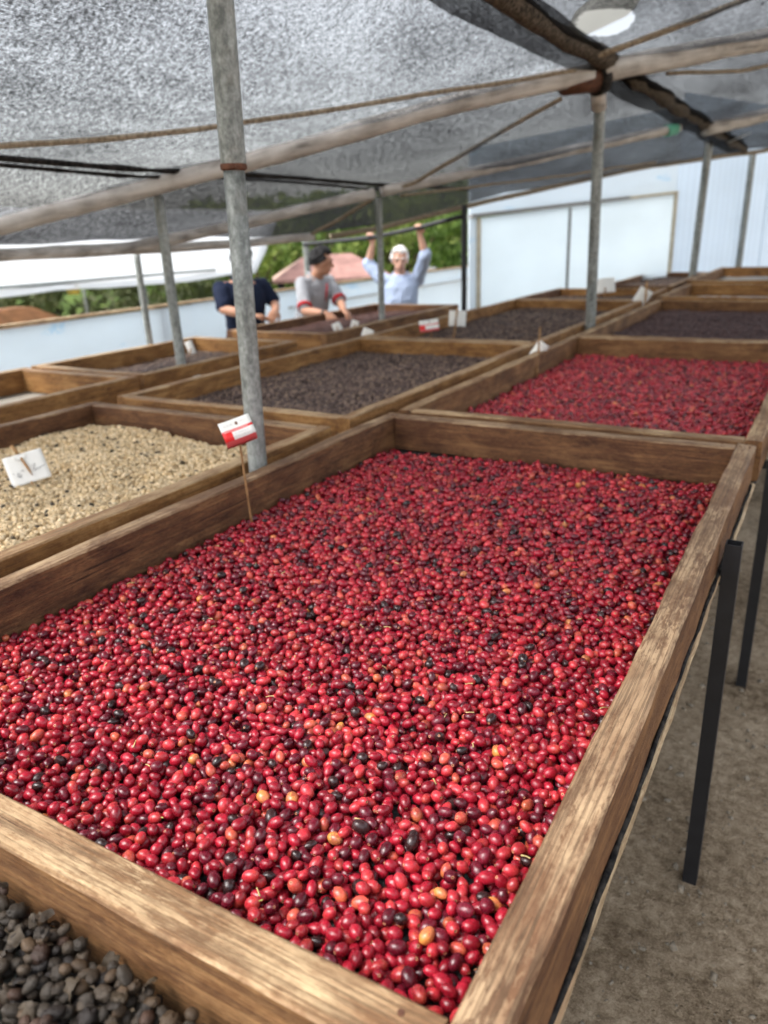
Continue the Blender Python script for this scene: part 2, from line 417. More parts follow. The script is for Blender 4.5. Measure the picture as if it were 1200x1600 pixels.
TOP = 0.98; RAIL_H = 0.125
tray_id = [0]
def tray(label, x0, x1, y0, y1, mats, ztop=TOP, T=0.05, T_end=0.055, floor='floor_net', legs=True, far_rail=True, inset=0.3, leg_out=(), group='wooden drying trays', hh=RAIL_H, long_ends=False):
    """x0..x1, y0..y1 are the outer faces; mats = (left, right, near, far)"""
    tray_id[0] += 1; sd_ = tray_id[0] * 10
    t = empty('drying_tray', ((x0 + x1) / 2, (y0 + y1) / 2, 0))
    tag(t, label, 'tray', group)
    L, Rr, N, F = mats
    board('side_rail', (x0 + T / 2, y0, ztop), (x0 + T / 2, y1, ztop), T, hh, M[L], t, sd_ + 1)
    board('side_rail', (x1 - T / 2, y0, ztop), (x1 - T / 2, y1, ztop), T, hh, M[Rr], t, sd_ + 2)
    e = 0.0025
    board('end_rail', (x0 + T + e, y0 + T_end / 2 + 0.001, ztop - 0.002), (x1 - T - e, y0 + T_end / 2 + 0.001, ztop - 0.002), T_end, hh - 0.004, M[N], t, sd_ + 3)
    if far_rail: board('end_rail', (x0 + T + e, y1 - T_end / 2 - 0.001, ztop - 0.002), (x1 - T - e, y1 - T_end / 2 - 0.001, ztop - 0.002), T_end, hh - 0.004, M[F], t, sd_ + 4)
    c = t.location
    zf = ztop - hh - 0.004
    v, f = box_geo(x0 + 0.004 - c.x, x1 - 0.004 - c.x, y0 + 0.004 - c.y, y1 - 0.004 - c.y, zf - 0.004, zf)
    mesh_obj('netting_floor', v, f, M[floor], t)
    if legs:
        for lx in (x0 + 0.06, x1 - 0.06) if not leg_out else leg_out:
            for ly in (y0 + inset, y1 - inset):
                gz = ground_z(lx, ly)
                gg = leg_geo(zf - 0.006 - gz)
                mesh_obj('leg', gg.v, gg.f, M['black_steel'], t, loc=(lx - c.x, ly - c.y, gz))
        for ly in (y0 + inset, y1 - inset):
            v, f = box_geo(x0 + 0.02 - c.x, x1 - 0.02 - c.x, ly - 0.014 - c.y, ly + 0.014 - c.y, zf - 0.034, zf - 0.006)
            mesh_obj('crossbar', v, f, M['black_steel'], t)
    return t

# row one, along the path
X0, X1 = -1.385, -0.145
RH1 = 0.109
front = tray('near drying tray filled with glossy red coffee cherries', X0, X1, 0.35, 2.395, ('wood_old', 'wood_old', 'wood_tan', 'wood_old'), legs=False)
rr_ = [c for c in front.children if c.name.startswith('side_rail')][1]
rr_.data = board_mesh('side_rail', 2.045, 0.05, RH1, M['wood_old'], 0.0022, 12)
def add_leg(t, x, y, ztop, bar=True):
    gz = ground_z(x, y); gg = leg_geo(ztop - gz)
    lg = mesh_obj('leg', gg.v, gg.f, M['black_steel'], t, loc=(x - t.location.x, y - t.location.y, gz))
    vv, ff = box_geo(-0.05, -0.018, -0.012, 0.012, ztop - gz - 0.10, ztop - gz - 0.075); mesh_obj('bracket', vv, ff, M['black_steel'], lg)
add_leg(front, -0.118, 1.68, 0.945); add_leg(front, X0 - 0.02, 0.6, 0.83); add_leg(front, X0 - 0.02, 1.68, 0.83)
for ly in (0.6, 1.68):
    v, f = box_geo(X0 + 0.01 - front.location.x, -0.20 - front.location.x, ly - 0.014 - front.location.y, ly + 0.014 - front.location.y, 0.80, 0.828)
    mesh_obj('crossbar', v, f, M['black_steel'], front)
# pale batten that pins the netting under the right rail, with the black hem squeezed out
bt = board('batten', (-0.161, 0.36, 0.8685), (-0.161, 2.38, 0.8685), 0.056, 0.010, M['wood_pale'], front, 77, jit=0.0028)
hem = []
for i in range(90):
    y = 0.36 + i * 0.0225
    hem.append(Vector((-0.142 + 0.003 * noise.noise(Vector((y * 9, 0, 3))), y, 0.8695 + 0.003 * noise.noise(Vector((y * 7, 5, 3))))) - front.location)
v, f = tube_geo(hem, [0.0035 + 0.003 * abs(noise.noise(Vector((i * 0.21, 2, 8)))) for i in range(90)], 8)
mesh_obj('netting_hem', v, f, M['black_net'], front, smooth=True)

nail_me = bpy.data.meshes.new('nail'); nv, nf = tube_geo([(0, 0, -0.004), (0, 0, 0.0016)], 0.0034, 10); nail_me.from_pydata([tuple(q) for q in nv], [], nf); nail_me.materials.append(M['rust'])
for rail_ in [c for c in front.children if 'rail' in c.name]:
    hl = max(q.co.x for q in rail_.data.vertices)
    for sgn in (-1, 1):
        for dy in (-0.011, 0.012):
            nn = bpy.data.objects.new('nail', nail_me); nn.location = (sgn * (hl - 0.03 - abs(dy) * 0.6), dy, 0.0008); link(nn, rail_)
second = tray('drying tray of red coffee cherries just beyond the near cherry tray', X0 + 0.02, X1 + 0.015, 2.43, 4.62, ('wood_tan', 'wood_tan', 'wood_tan', 'wood_tan'), legs=False, ztop=TOP + 0.004)
add_leg(second, -0.105, 2.69, 0.93); add_leg(second, -0.105, 4.3, 0.83); add_leg(second, X0, 2.69, 0.83); add_leg(second, X0, 4.3, 0.83)
third = tray('tray of dark drying coffee at the right, behind the far cherry tray', X0 + 0.02, X1 + 0.01, 4.66, 7.12, ('wood_tan', 'wood_tan', 'wood_tan', 'wood_tan'))
fourth = tray('nearly empty tray at the right with pale floor, behind dark coffee tray', X0, X1, 7.17, 8.75, ('wood_tan', 'wood_new', 'wood_new', 'wood_new'), ztop=TOP + 0.02, floor='floor_pale')
fifth = tray('farthest tray at the right edge, in front of ribbed wall', X0 - 0.02, X1, 8.8, 11.4, ('wood_tan', 'wood_new', 'wood_new', 'wood_new'), ztop=TOP + 0.05, floor='floor_pale')
near = tray('tray of blackish dried coffee in the lower left corner', X0, X1 - 0.01, -1.55, 0.343, ('wood_old', 'wood_old', 'wood_old', 'wood_tan'), legs=True, ztop=TOP - 0.028, hh=0.10, far_rail=False, inset=0.85)
# row two
RX0, RX1 = -2.68, -1.468
parch = tray('tray heaped with cream coloured parchment coffee beans', RX0, RX1, 0.05, 2.13, ('wood_old', 'wood_new', 'wood_new', 'wood_old'))
mid = tray('middle tray of dark brown drying coffee behind the parchment tray', RX0, RX1, 2.25, 4.27, ('wood_new', 'wood_new', 'wood_new', 'wood_new'))
mid2 = tray('dark coffee tray with a white card on a stick near its front', RX0, RX1, 4.31, 7.05, ('wood_new', 'wood_new', 'wood_new', 'wood_new'))
mid3 = tray('far dark coffee tray beneath the framed pale wall panels', RX0, RX1 - 0.05, 7.1, 8.44, ('wood_old', 'wood_new', 'wood_new', 'wood_new'))
mid4 = tray('last dark coffee tray of its row, touching the wall corner', RX0 + 0.45, RX1 - 0.03, 8.5, 10.9, ('wood_old', 'wood_tan', 'wood_old', 'wood_old'), ztop=TOP + 0.02)
# row three
SX0, SX1 = -3.88, -2.985
r3a = tray('empty tray with bare greyish floor at the left edge', SX0, SX1, 1.0, 2.66, ('wood_new', 'wood_new', 'wood_new', 'wood_new'), floor='floor_pale')
r3b = tray('small dark coffee tray left of the foremost grey post', SX0, SX1, 2.7, 4.01, ('wood_new', 'wood_new', 'wood_new', 'wood_new'))
r3c = tray('tray of reddish brown coffee the man in grey polo leans over', SX0, SX1, 4.35, 6.5, ('wood_old', 'wood_tan', 'wood_new', 'wood_old'))

# ------------------------------------------------------------------ fruit templates (only ever seen as copies)
def fruit_mesh(name, mats, seed, elong=1.14, wrinkle=0.0, seg=14, rings=9, dip=True):
    v = []; f = []; mi = []
    angs = [PI * k / rings for k in range(1, rings)]
    if dip: angs = [0.13, 0.25, 0.33] + [a for a in angs if a > 0.40]
    sd = Vector((seed * 5.1, seed * 2.7, seed * 9.3))
    def P(th, ph):
        d = Vector((math.sin(th) * math.cos(ph), math.sin(th) * math.sin(ph), math.cos(th)))
        r = 1 + 0.05 * noise.noise(d * 1.3 + sd) + wrinkle * noise.noise(d * 3.2 + sd) + wrinkle * 0.6 * noise.noise(d * 7.0 + sd)
        if wrinkle > 0.05: r += wrinkle * 1.3 * (0.25 - abs(noise.noise(d * 2.6 + sd * 1.7)))
        r *= 1 - 0.035 * (math.cos(ph) ** 8) * math.sin(th) ** 2
        q = Vector((d.x * r, d.y * r * 0.95, d.z * r * elong))
        if dip and th < 0.2: q.z -= 0.07
        elif dip and th < 0.28: q.z += 0.012
        return q
    v.append(Vector((0, 0, (elong - 0.06) if dip else elong * 1.0)))
    for th in angs:
        for k in range(seg): v.append(P(th, 2 * PI * k / seg))
    v.append(P(PI, 0))
    n = len(angs)
    for k in range(seg):
        f.append((0, 1 + k, 1 + (k + 1) % seg)); mi.append(1 if dip else 0)
    for i in range(n - 1):
        for k in range(seg):
            a = 1 + i * seg; k2 = (k + 1) % seg
            f.append((a + k, a + seg + k, a + seg + k2, a + k2)); mi.append(2 if dip and i == 0 else 0)
    last = len(v) - 1; a = 1 + (n - 1) * seg
    for k in range(seg): f.append((a + (k + 1) % seg, a + k, last)); mi.append(0)
    me = bpy.data.meshes.new(name); me.from_pydata(v, [], f)
    for mm in mats: me.materials.append(mm)
    me.polygons.foreach_set('material_index', mi); me.polygons.foreach_set('use_smooth', [True] * len(f))
    return me

def cherry_mat():
    t = NT('cherry_skin')
    at = t.new('ShaderNodeAttribute', attribute_type='INSTANCER', attribute_name='tint')
    bl = t.new('ShaderNodeAttribute', attribute_type='INSTANCER', attribute_name='blush')
    p = t.coord('Object'); off = t.math('MULTIPLY', t.rand(), 50.0)
    cmb = t.new('ShaderNodeCombineXYZ')
    for k in range(3): t.put(cmb.inputs[k], off)
    q = t.vmath('ADD', p, cmb.outputs[0])
    n = t.noise(q, 1.1, 3, 0.5); n2 = t.noise(q, 7, 3, 0.6); n3 = t.noise(q, 2.3, 4, 0.6)
    base = at.outputs['Color']
    col = t.mix(t.ramp(n, [(0.35, 0.0), (0.7, 0.55)]), base, t.mix(1.0, base, (0.45, 0.35, 0.4), 'MULTIPLY'))
    # lighter flush near the stem end
    sx = t.new('ShaderNodeSeparateXYZ'); t.put(sx.inputs[0], p)
    end = t.math('MULTIPLY_ADD', sx.outputs[2], -0.9, 0.05, clamp=True)
    spot = t.math('MULTIPLY', t.math('MULTIPLY', t.math('ADD', end, t.ramp(n3, [(0.5, 0.0), (0.66, 0.9)])), bl.outputs['Fac']), 1.0, clamp=True)
    col = t.mix(spot, col, (0.66, 0.27, 0.06))
    col = t.mix(t.ramp(n2, [(0.60, 0.0), (0.74, 0.35)]), col, (0.05, 0.012, 0.012))
    t.set(color=col, rough=t.math('MULTIPLY_ADD', n3, 0.26, 0.13), spec=0.55)
    t.bump(t.math('ADD', n3, t.math('MULTIPLY', n2, 0.3)), 0.35, 0.0012)
    return t.m
def dry_mat(name, rough=0.75):
    t = NT(name)
    at = t.new('ShaderNodeAttribute', attribute_type='INSTANCER', attribute_name='tint')
    p = t.coord('Object'); q = t.vmath('ADD', p, t.rand()); n = t.noise(q, 3.0, 5, 0.75)
    col = t.mix(t.ramp(n, [(0.35, 0.0), (0.7, 0.7)]), at.outputs['Color'], t.mix(1.0, at.outputs['Color'], (0.5, 0.45, 0.42), 'MULTIPLY'))
    t.set(color=col, rough=rough, spec=0.25); t.bump(n, 0.6, 0.0016); return t.m
M['cherry'] = cherry_mat()
M['navel'] = simple('cherry_navel', (0.11, 0.03, 0.018), 0.8, 0.5, 3)
M['rim'] = simple('navel_rim', (0.44, 0.19, 0.10), 0.6, 0.4, 3)
M['dry'] = dry_mat('dried_skin', 0.5); M['bean'] = dry_mat('parchment_skin', 0.6)
CH = [fruit_mesh('coffee_cherry', [M['cherry'], M['navel'], M['rim']], s, e, w) for s, e, w in ((1, 1.20, 0.0), (2, 1.34, 0.02), (3, 1.26, 0.03), (4, 1.12, 0.0), (5, 1.30, 0.08))]
DR = [fruit_mesh('dried_cherry', [M['dry'], M['dry']], s, e, w, 18, 12, False) for s, e, w in ((11, 1.42, 0.10), (12, 1.25, 0.22), (13, 1.55, 0.12), (14, 1.3, 0.34), (15, 1.2, 0.07))]
BE = [fruit_mesh('parchment_bean', [M['bean'], M['bean']], s, 1.35, 0.03, 8, 5, False) for s in (21, 22)]
SM = [fruit_mesh('small_dried_cherry', [M['dry'], M['dry']], s, 1.2, 0.14, 8, 5, False) for s in (31, 32, 33)]

def husk_mesh(seed):
    v = []; f = []
    n = 6
    for i in range(n):
        for j in range(n):
            a = (i / (n - 1) - 0.5) * 2.4; b = (j / (n - 1) - 0.5) * 2.0
            q = Vector((a * 2 + seed, b * 2, seed * 3))
            k = 0.45 * noise.noise(q) + 0.3 * noise.noise(q * 2.3)
            v.append((math.sin(a) * (1 + k), b * (1 - 0.25 * abs(a)), math.cos(a) * (0.8 + k) - 0.5))
    f = [(j * n + i, j * n + i + 1, (j + 1) * n + i + 1, (j + 1) * n + i) for j in range(n - 1) for i in range(n - 1)]
    me = bpy.data.meshes.new('husk'); me.from_pydata(v, [], f); me.materials.append(M['dry'])
    me.polygons.foreach_set('use_smooth', [True] * len(f)); return me
HU = [husk_mesh(s) for s in (1, 2, 3)]

_tmpl = {}
def tmpl_objs(meshes):
    out = []
    for me in meshes:
        if me.name not in _tmpl: _tmpl[me.name] = bpy.data.objects.new(me.name, me)
        out.append(_tmpl[me.name])
    return out

def scatter_group(name, meshes):
    ng = bpy.data.node_groups.new(name, 'GeometryNodeTree')
    ng.interface.new_socket('Geometry', in_out='INPUT', socket_type='NodeSocketGeometry')
    ng.interface.new_socket('Geometry', in_out='OUTPUT', socket_type='NodeSocketGeometry')
    N = ng.nodes; L = ng.links
    gi = N.new('NodeGroupInput'); go = N.new('NodeGroupOutput')
    iop = N.new('GeometryNodeInstanceOnPoints'); j = N.new('GeometryNodeJoinGeometry')
    for o in tmpl_objs(meshes):
        oi = N.new('GeometryNodeObjectInfo'); oi.inputs['Object'].default_value = o; oi.inputs['As Instance'].default_value = True
        L.new(oi.outputs['Geometry'], j.inputs[0])
    def na(nm, ty):
        q = N.new('GeometryNodeInputNamedAttribute'); q.data_type = ty; q.inputs['Name'].default_value = nm; return q.outputs['Attribute']
    L.new(gi.outputs[0], iop.inputs['Points']); L.new(j.outputs[0], iop.inputs['Instance'])
    iop.inputs['Pick Instance'].default_value = True
    L.new(na('variant', 'INT'), iop.inputs['Instance Index']); L.new(na('rot', 'FLOAT_VECTOR'), iop.inputs['Rotation']); L.new(na('scl', 'FLOAT_VECTOR'), iop.inputs['Scale'])
    L.new(iop.outputs[0], go.inputs[0])
    return ng
GROUPS = {}
def scatter(name, pts, rots, scls, tints, blush, variants, meshes, key, label, cat):
    n = len(pts)
    me = bpy.data.meshes.new(name); c = np.mean(pts, axis=0)
    me.vertices.add(n); me.vertices.foreach_set('co', (np.asarray(pts) - c).astype(np.float32).ravel())
    def put(nm, ty, arr, prop):
        a = me.attributes.new(nm, ty, 'POINT'); a.data.foreach_set(prop, np.ascontiguousarray(arr).ravel())
    put('rot', 'FLOAT_VECTOR', np.asarray(rots, np.float32), 'vector'); put('scl', 'FLOAT_VECTOR', np.asarray(scls, np.float32), 'vector')
    put('tint', 'FLOAT_COLOR', np.c_[np.asarray(tints, np.float32), np.ones(n, np.float32)], 'color')
    put('blush', 'FLOAT', np.asarray(blush, np.float32), 'value'); put('variant', 'INT', np.asarray(variants, np.int32), 'value')
    o = bpy.data.objects.new(name, me); o.location = c; link(o)
    if key not in GROUPS: GROUPS[key] = scatter_group(key, meshes)
    md = o.modifiers.new('scatter', 'NODES'); md.node_group = GROUPS[key]
    return tag(o, label, cat, kind='stuff')

# ------------------------------------------------------------------ piles
def deposit(x0, x1, y0, y1, zfun, N, rlo, rhi, density=None, squash=0.86, tries=3, moves=6):
    """drop spheres one by one into the tray; each settles on the floor or on those below it"""
    cell = 2 * rhi; grid = {}
    out = np.zeros((N, 4)); rnd = random.random
    def height(x, y, r):
        z = zfun(x, y) + r; cx = int(x / cell - 1000); cy = int(y / cell - 1000)
        for i in (cx - 1, cx, cx + 1):
            for j in (cy - 1, cy, cy + 1):
                for (a, b, c, q) in grid.get((i, j), ()):
                    d2 = (x - a) ** 2 + (y - b) ** 2; s = (r + q) * squash
                    if d2 < s * s:
                        h = c + math.sqrt(s * s - d2)
                        if h > z: z = h
        return z
    n = 0
    while n < N:
        r = rlo + (rhi - rlo) * rnd(); best = None
        for k in range(tries):
            while True:
                x = x0 + r + (x1 - x0 - 2 * r) * rnd(); y = y0 + r + (y1 - y0 - 2 * r) * rnd()
                if density is None or rnd() < density(x, y): break
            z = height(x, y, r)
            if best is None or z < best[2]: best = (x, y, z)
        x, y, z = best; st = r * 0.9
        for k in range(moves):
            a = rnd() * 2 * PI; xx = min(max(x + st * math.cos(a), x0 + r), x1 - r); yy = min(max(y + st * math.sin(a), y0 + r), y1 - r)
            zz = height(xx, yy, r)
            if zz < z: x, y, z = xx, yy, zz
        out[n] = (x, y, z, r)
        grid.setdefault((int(x / cell - 1000), int(y / cell - 1000)), []).append((x, y, z, r)); n += 1
    return out

def covered(p):
    """share of each fruit that has another one above it"""
    n = len(p); cell = 0.02; grid = {}
    for i in range(n): grid.setdefault((int(p[i, 0] / cell - 500), int(p[i, 1] / cell - 500)), []).append(i)
    cov = np.zeros(n)
    for i in range(n):
        cx = int(p[i, 0] / cell - 500); cy = int(p[i, 1] / cell - 500)
        for a in (cx - 1, cx, cx + 1):
            for b in (cy - 1, cy, cy + 1):
                for j in grid.get((a, b), ()):
                    if j != i and p[j, 2] > p[i, 2] + 0.002:
                        d = math.hypot(p[j, 0] - p[i, 0], p[j, 1] - p[i, 1])
                        s = p[i, 3] + p[j, 3]
                        if d < s: cov[i] += (1 - d / s) ** 1.2
    return cov

def pixel(x, y, z):
    d = Vector((x, y, z - CAM_H)); dz = d.dot(fw)
    if dz < 0.05: return -9, -9, 9
    return 600 + 1180.25 * d.dot(rt) / dz, 800 - 1180.25 * d.dot(up) / dz, dz

CH_KINDS = [  # share, linear colour, blush, words
    (0.44, (0.34, 0.010, 0.025), 0.0, 'crimson'),
    (0.265, (0.48, 0.027, 0.040), 0.08, 'bright red'),
    (0.20, (0.130, 0.007, 0.018), 0.0, 'dark maroon'),
    (0.045, (0.036, 0.014, 0.014), 0.0, 'purple black'),
    (0.045, (0.54, 0.075, 0.055), 0.25, 'orange red'),
    (0.005, (0.58, 0.17, 0.07), 0.9, 'yellowish'),
]
def cherry_attrs(n, fade=0.0):
    k = rng.choice(len(CH_KINDS), size=n, p=[c[0] for c in CH_KINDS])
    tint = np.array([CH_KINDS[i][1] for i in k]) * rng.uniform(0.6, 1.3, (n, 1))
    tint = tint * (1 - fade) + fade * np.array((0.42, 0.06, 0.075))
    bl = np.array([CH_KINDS[i][2] for i in k]) * rng.uniform(0.4, 1.3, n)
    return k, tint, bl
def lying(n, flat=0.9):
    """long axis roughly level, turned at random"""
    return np.c_[rng.normal(PI / 2, 0.45, n) * flat, rng.uniform(-0.4, 0.4, n), rng.uniform(0, 2 * PI, n)]

FLOOR = TOP - RAIL_H - 0.004
def front_density(x, y):
    # thinner along the far rail and the far left corner, heaped towards the near end
    d = 1.0
    if y > 2.22: d *= max(0.08, 1 - (y - 2.22) / 0.12)
    if y > 2.08 and x < -1.0: d *= max(0.15, 1 - (y - 2.08) / 0.3)
    return d * (0.80 + 0.2 * (2.4 - y) / 2.0) * (0.9 + 0.25 * noise.noise(Vector((x * 3, y * 3, 0))))
P = deposit(X0 + 0.053, X1 - 0.053, 0.408, 2.335, lambda x, y: FLOOR, 15600, 0.0066, 0.0094, front_density)
kind, tint, bl = cherry_attrs(len(P)); rots = lying(len(P)); var = rng.integers(0, 5, len(P))
scl = np.c_[P[:, 3] * rng.uniform(0.86, 1.0, len(P)), P[:, 3] * rng.uniform(0.86, 1.0, len(P)), P[:, 3] * rng.uniform(0.88, 1.04, len(P))]
cov = covered(P)
cand = []
for i in range(len(P)):
    if cov[i] < 0.75:
        px, py, dz = pixel(*P[i, :3])
        if -10 < px < 1210 and -10 < py < 1612 and dz < 1.2: cand.append((P[i, 3] / dz, i))
cand.sort(reverse=True)
single = [i for s, i in cand[:300]]
stem_me = bpy.data.meshes.new('stem'); sv, sf = tube_geo([(0, 0, -1.0), (0.05, 0.02, -1.35), (0.16, 0.02, -1.75)], [0.10, 0.085, 0.12], 6)
stem_me.from_pydata([tuple(q) for q in sv], [], sf); stem_me.materials.append(simple('cherry_stem', (0.42, 0.40, 0.12), 0.7, 0.3, 3))
for i in single:
    o = bpy.data.objects.new('coffee_cherry', CH[var[i]]); o.location = P[i, :3]; o.rotation_euler = rots[i]; o.scale = scl[i]; link(o)
    w = CH_KINDS[kind[i]][3]
    tag(o, w + ' coffee cherry lying at the near end of the front tray', 'coffee cherry', w + ' cherries nearest the camera')
    o['tint'] = [float(q) for q in tint[i]]; o['blush'] = float(bl[i])
    if random.random() < 0.05:
        s_ = bpy.data.objects.new('stem', stem_me); link(s_, o)
keep = np.ones(len(P), bool); keep[single] = False
scatter('coffee_cherries', P[keep, :3], rots[keep], scl[keep], tint[keep], bl[keep], var[keep], CH, 'cherry_scatter',
        'ripe red coffee cherries spread over the near tray', 'coffee cherries')

# bits of dry stalk among the cherries
g = Geo()
top_i = [i for i in range(len(P)) if cov[i] < 0.3]
for i in random.sample(top_i, 70):
    b = Vector(P[i, :3]) + Vector((0, 0, P[i, 3] * 0.9)); a = random.uniform(0, 6.3); l = random.uniform(0.006, 0.016)
    d = Vector((math.cos(a), math.sin(a), random.uniform(-0.1, 0.3))) * l
    g.add(tube_geo([b - d * 0.5, b + Vector((0, 0, 0.001)), b + d * 0.6], [0.0009, 0.0008, 0.0011], 5))
tag(mesh_obj('stalk_bits', g.v, g.f, simple('dry_stalk', (0.50, 0.40, 0.17), 0.8, 0.4, 200)), 'tiny pale stalk bits lying among the red cherries', 'stalks', kind='stuff')

# second cherry tray
def second_density(x, y):
    d = 1.0
    if y < 2.56: d *= 0.7
    return d
P2 = deposit(X0 + 0.075, X1 - 0.04, 2.49, 4.56, lambda x, y: FLOOR + 0.004, 9500, 0.0076, 0.0100, second_density, tries=2, moves=4)
k2, t2, b2 = cherry_attrs(len(P2), 0.12)
scatter('coffee_cherries', P2[:, :3], lying(len(P2)), np.c_[P2[:, 3], P2[:, 3], P2[:, 3]], t2, b2, rng.integers(0, 5, len(P2)), CH, 'cherry_scatter',
        'ripe red coffee cherries filling the second tray', 'coffee cherries')

# dried coffee in the lower left corner
def near_floor(x, y): return 0.893 + 0.06 * max(0.0, -x - 0.45) + 0.010 * noise.noise(Vector((x * 5, y * 5, 3)))
PD = deposit(X0 + 0.06, -0.21, -0.35, 0.341, near_floor, 5400, 0.0054, 0.0082, None, 0.84, 2, 5)
nd = len(PD)
dk = np.array([(0.036, 0.029, 0.022), (0.052, 0.039, 0.027), (0.018, 0.014, 0.012), (0.07, 0.046, 0.027), (0.05, 0.028, 0.019)])
kd = rng.choice(5, nd, p=[0.34, 0.28, 0.2, 0.1, 0.08]); td = dk[kd] * rng.uniform(0.7, 1.3, (nd, 1))
rd = lying(nd); vd = rng.integers(0, 5, nd); sdn = np.c_[PD[:, 3], PD[:, 3] * rng.uniform(0.75, 0.95, nd), PD[:, 3] * rng.uniform(0.85, 1.05, nd)]
cvd = covered(PD); cand = []
for i in range(nd):
    px, py, dz = pixel(*PD[i, :3])
    if cvd[i] < 0.7 and -12 < px < 420 and 1330 < py < 1615: cand.append((PD[i, 3] / dz, i))
cand.sort(reverse=True); singled = [i for s, i in cand[:300]]
words = ('dull grey black', 'grey brown', 'jet black', 'tan brown', 'reddish brown')
for i in singled:
    o = bpy.data.objects.new('dried_cherry', DR[vd[i]]); o.location = PD[i, :3]; o.rotation_euler = rd[i]; o.scale = sdn[i]; link(o)
    w = words[kd[i]]
    tag(o, w + ' dried coffee cherry in the lower left tray', 'dried cherry', w + ' dried cherries nearest the camera')
    o['tint'] = [float(q) for q in td[i]]
kp = np.ones(nd, bool); kp[singled] = False
scatter('dried_cherries', PD[kp, :3], rd[kp], sdn[kp], td[kp], np.zeros(kp.sum()), vd[kp], DR, 'dried_scatter', 'blackish dried coffee cherries heaped in the lower left tray', 'dried cherries')
nh = 700
ii = rng.choice(np.where(cvd < 0.6)[0], nh)
ph = PD[ii, :3] + np.c_[rng.normal(0, 0.004, (nh, 2)), rng.uniform(0.003, 0.008, nh)]
scatter('dry_husks', ph, np.c_[rng.uniform(-0.8, 0.8, (nh, 2)), rng.uniform(0, 6.3, nh)], np.repeat(rng.uniform(0.005, 0.011, (nh, 1)), 3, 1),
        np.array([(0.045, 0.035, 0.026), (0.065, 0.049, 0.032), (0.03, 0.024, 0.019)])[rng.integers(0, 3, nh)], np.zeros(nh), rng.integers(0, 3, nh), HU, 'husk_scatter',
        'shrivelled dry husks among the dark dried cherries', 'husks')

# dark drying coffee and parchment in the other trays: a thin bed spread over the netting
def bed(x0, x1, y0, y1, z, n, size, cols, meshes, key, name, label, cat, relief=0.02, mask=None):
    p = np.c_[rng.uniform(x0, x1, n * 2), rng.uniform(y0, y1, n * 2)]
    if mask is not None: p = p[[mask(a, b) for a, b in p]]
    p = p[:n]; n = len(p)
    zz = np.array([z + relief * (0.5 + noise.noise(Vector((a * 3.1, b * 3.1, z * 9)))) + 0.35 * relief * noise.noise(Vector((a * 9, b * 9, 2))) for a, b in p]) + rng.uniform(0, size * 1.1, n)
    c = np.array(cols)[rng.integers(0, len(cols), n)] * rng.uniform(0.7, 1.3, (n, 1))
    s = rng.uniform(0.8, 1.15, (n, 1)) * size
    scatter(name, np.c_[p, zz], np.c_[rng.normal(PI / 2, 0.5, n), rng.uniform(-0.5, 0.5, n), rng.uniform(0, 6.3, n)], np.repeat(s, 3, 1), c, np.zeros(n), rng.integers(0, len(meshes), n), meshes, key, label, cat)

def heap_sheet(t, x0, x1, y0, y1, z, relief, mat):
    """the solid mass of the heap below its loose top layer"""
    nxx, nyy = 36, 48; v = []
    c = t.location
    for j in range(nyy + 1):
        for i in range(nxx + 1):
            x = x0 + (x1 - x0) * i / nxx; y = y0 + (y1 - y0) * j / nyy
            v.append((x - c.x, y - c.y, z + relief * (0.5 + noise.noise(Vector((x * 3.1, y * 3.1, z * 9)))) + 0.35 * relief * noise.noise(Vector((x * 9, y * 9, 2)))))
    w = nxx + 1
    f = [(j * w + i, j * w + i + 1, (j + 1) * w + i + 1, (j + 1) * w + i) for j in range(nyy) for i in range(nxx)]
    return v, f
DARK = [(0.13, 0.088, 0.074), (0.19, 0.132, 0.106), (0.06, 0.040, 0.034), (0.26, 0.185, 0.135), (0.095, 0.063, 0.054)]
RED = [(0.11, 0.048, 0.036), (0.08, 0.036, 0.030), (0.14, 0.066, 0.046)]
CREAM = [(0.72, 0.56, 0.34), (0.64, 0.48, 0.27), (0.78, 0.63, 0.41), (0.50, 0.36, 0.19), (0.74, 0.59, 0.37), (0.68, 0.52, 0.30)]
def dark_bed(t, x0, x1, y0, y1, z, n, cols, label, size=0.0075):
    mt = simple('dark_coffee_bed', tuple(0.6 * q for q in cols[0]), 0.9, 0.3, 60)
    v, f = heap_sheet(t, x0, x1, y0, y1, z, 0.02, mt); mesh_obj('coffee_bed', v, f, mt, t, smooth=True)
    bed(x0, x1, y0, y1, z, n, size, cols, SM, 'small_scatter', 'drying_coffee', label, 'drying coffee')
dark_bed(mid, RX0 + 0.06, RX1 - 0.06, 2.315, 4.205, 0.878, 15000, DARK, 'dark brown coffee drying in the middle tray')
dark_bed(mid2, RX0 + 0.06, RX1 - 0.06, 4.375, 6.99, 0.880, 12000, DARK, 'dark coffee drying in the tray behind the middle one')
dark_bed(mid3, RX0 + 0.06, RX1 - 0.12, 7.165, 8.375, 0.885, 5000, DARK, 'dark coffee drying in the tray below the wall panels')
dark_bed(mid4, RX0 + 0.52, RX1 - 0.1, 8.57, 10.83, 0.92, 5000, DARK, 'dark coffee drying in the last tray by the wall')
dark_bed(third, X0 + 0.085, X1 - 0.055, 4.725, 7.055, 0.880, 11000, [(0.10, 0.06, 0.056), (0.07, 0.042, 0.042), (0.14, 0.088, 0.08)], 'dark coffee drying at the right behind the cherry tray')
dark_bed(r3b, SX0 + 0.06, SX1 - 0.06, 2.765, 3.945, 0.872, 6000, DARK, 'dark coffee drying in the small tray on the left')
dark_bed(r3c, SX0 + 0.06, SX1 - 0.06, 4.415, 6.435, 0.90, 9000, RED, 'reddish brown coffee drying where the men stand')
pm = simple('parchment_bed', (0.62, 0.46, 0.25), 0.9, 0.25, 60)
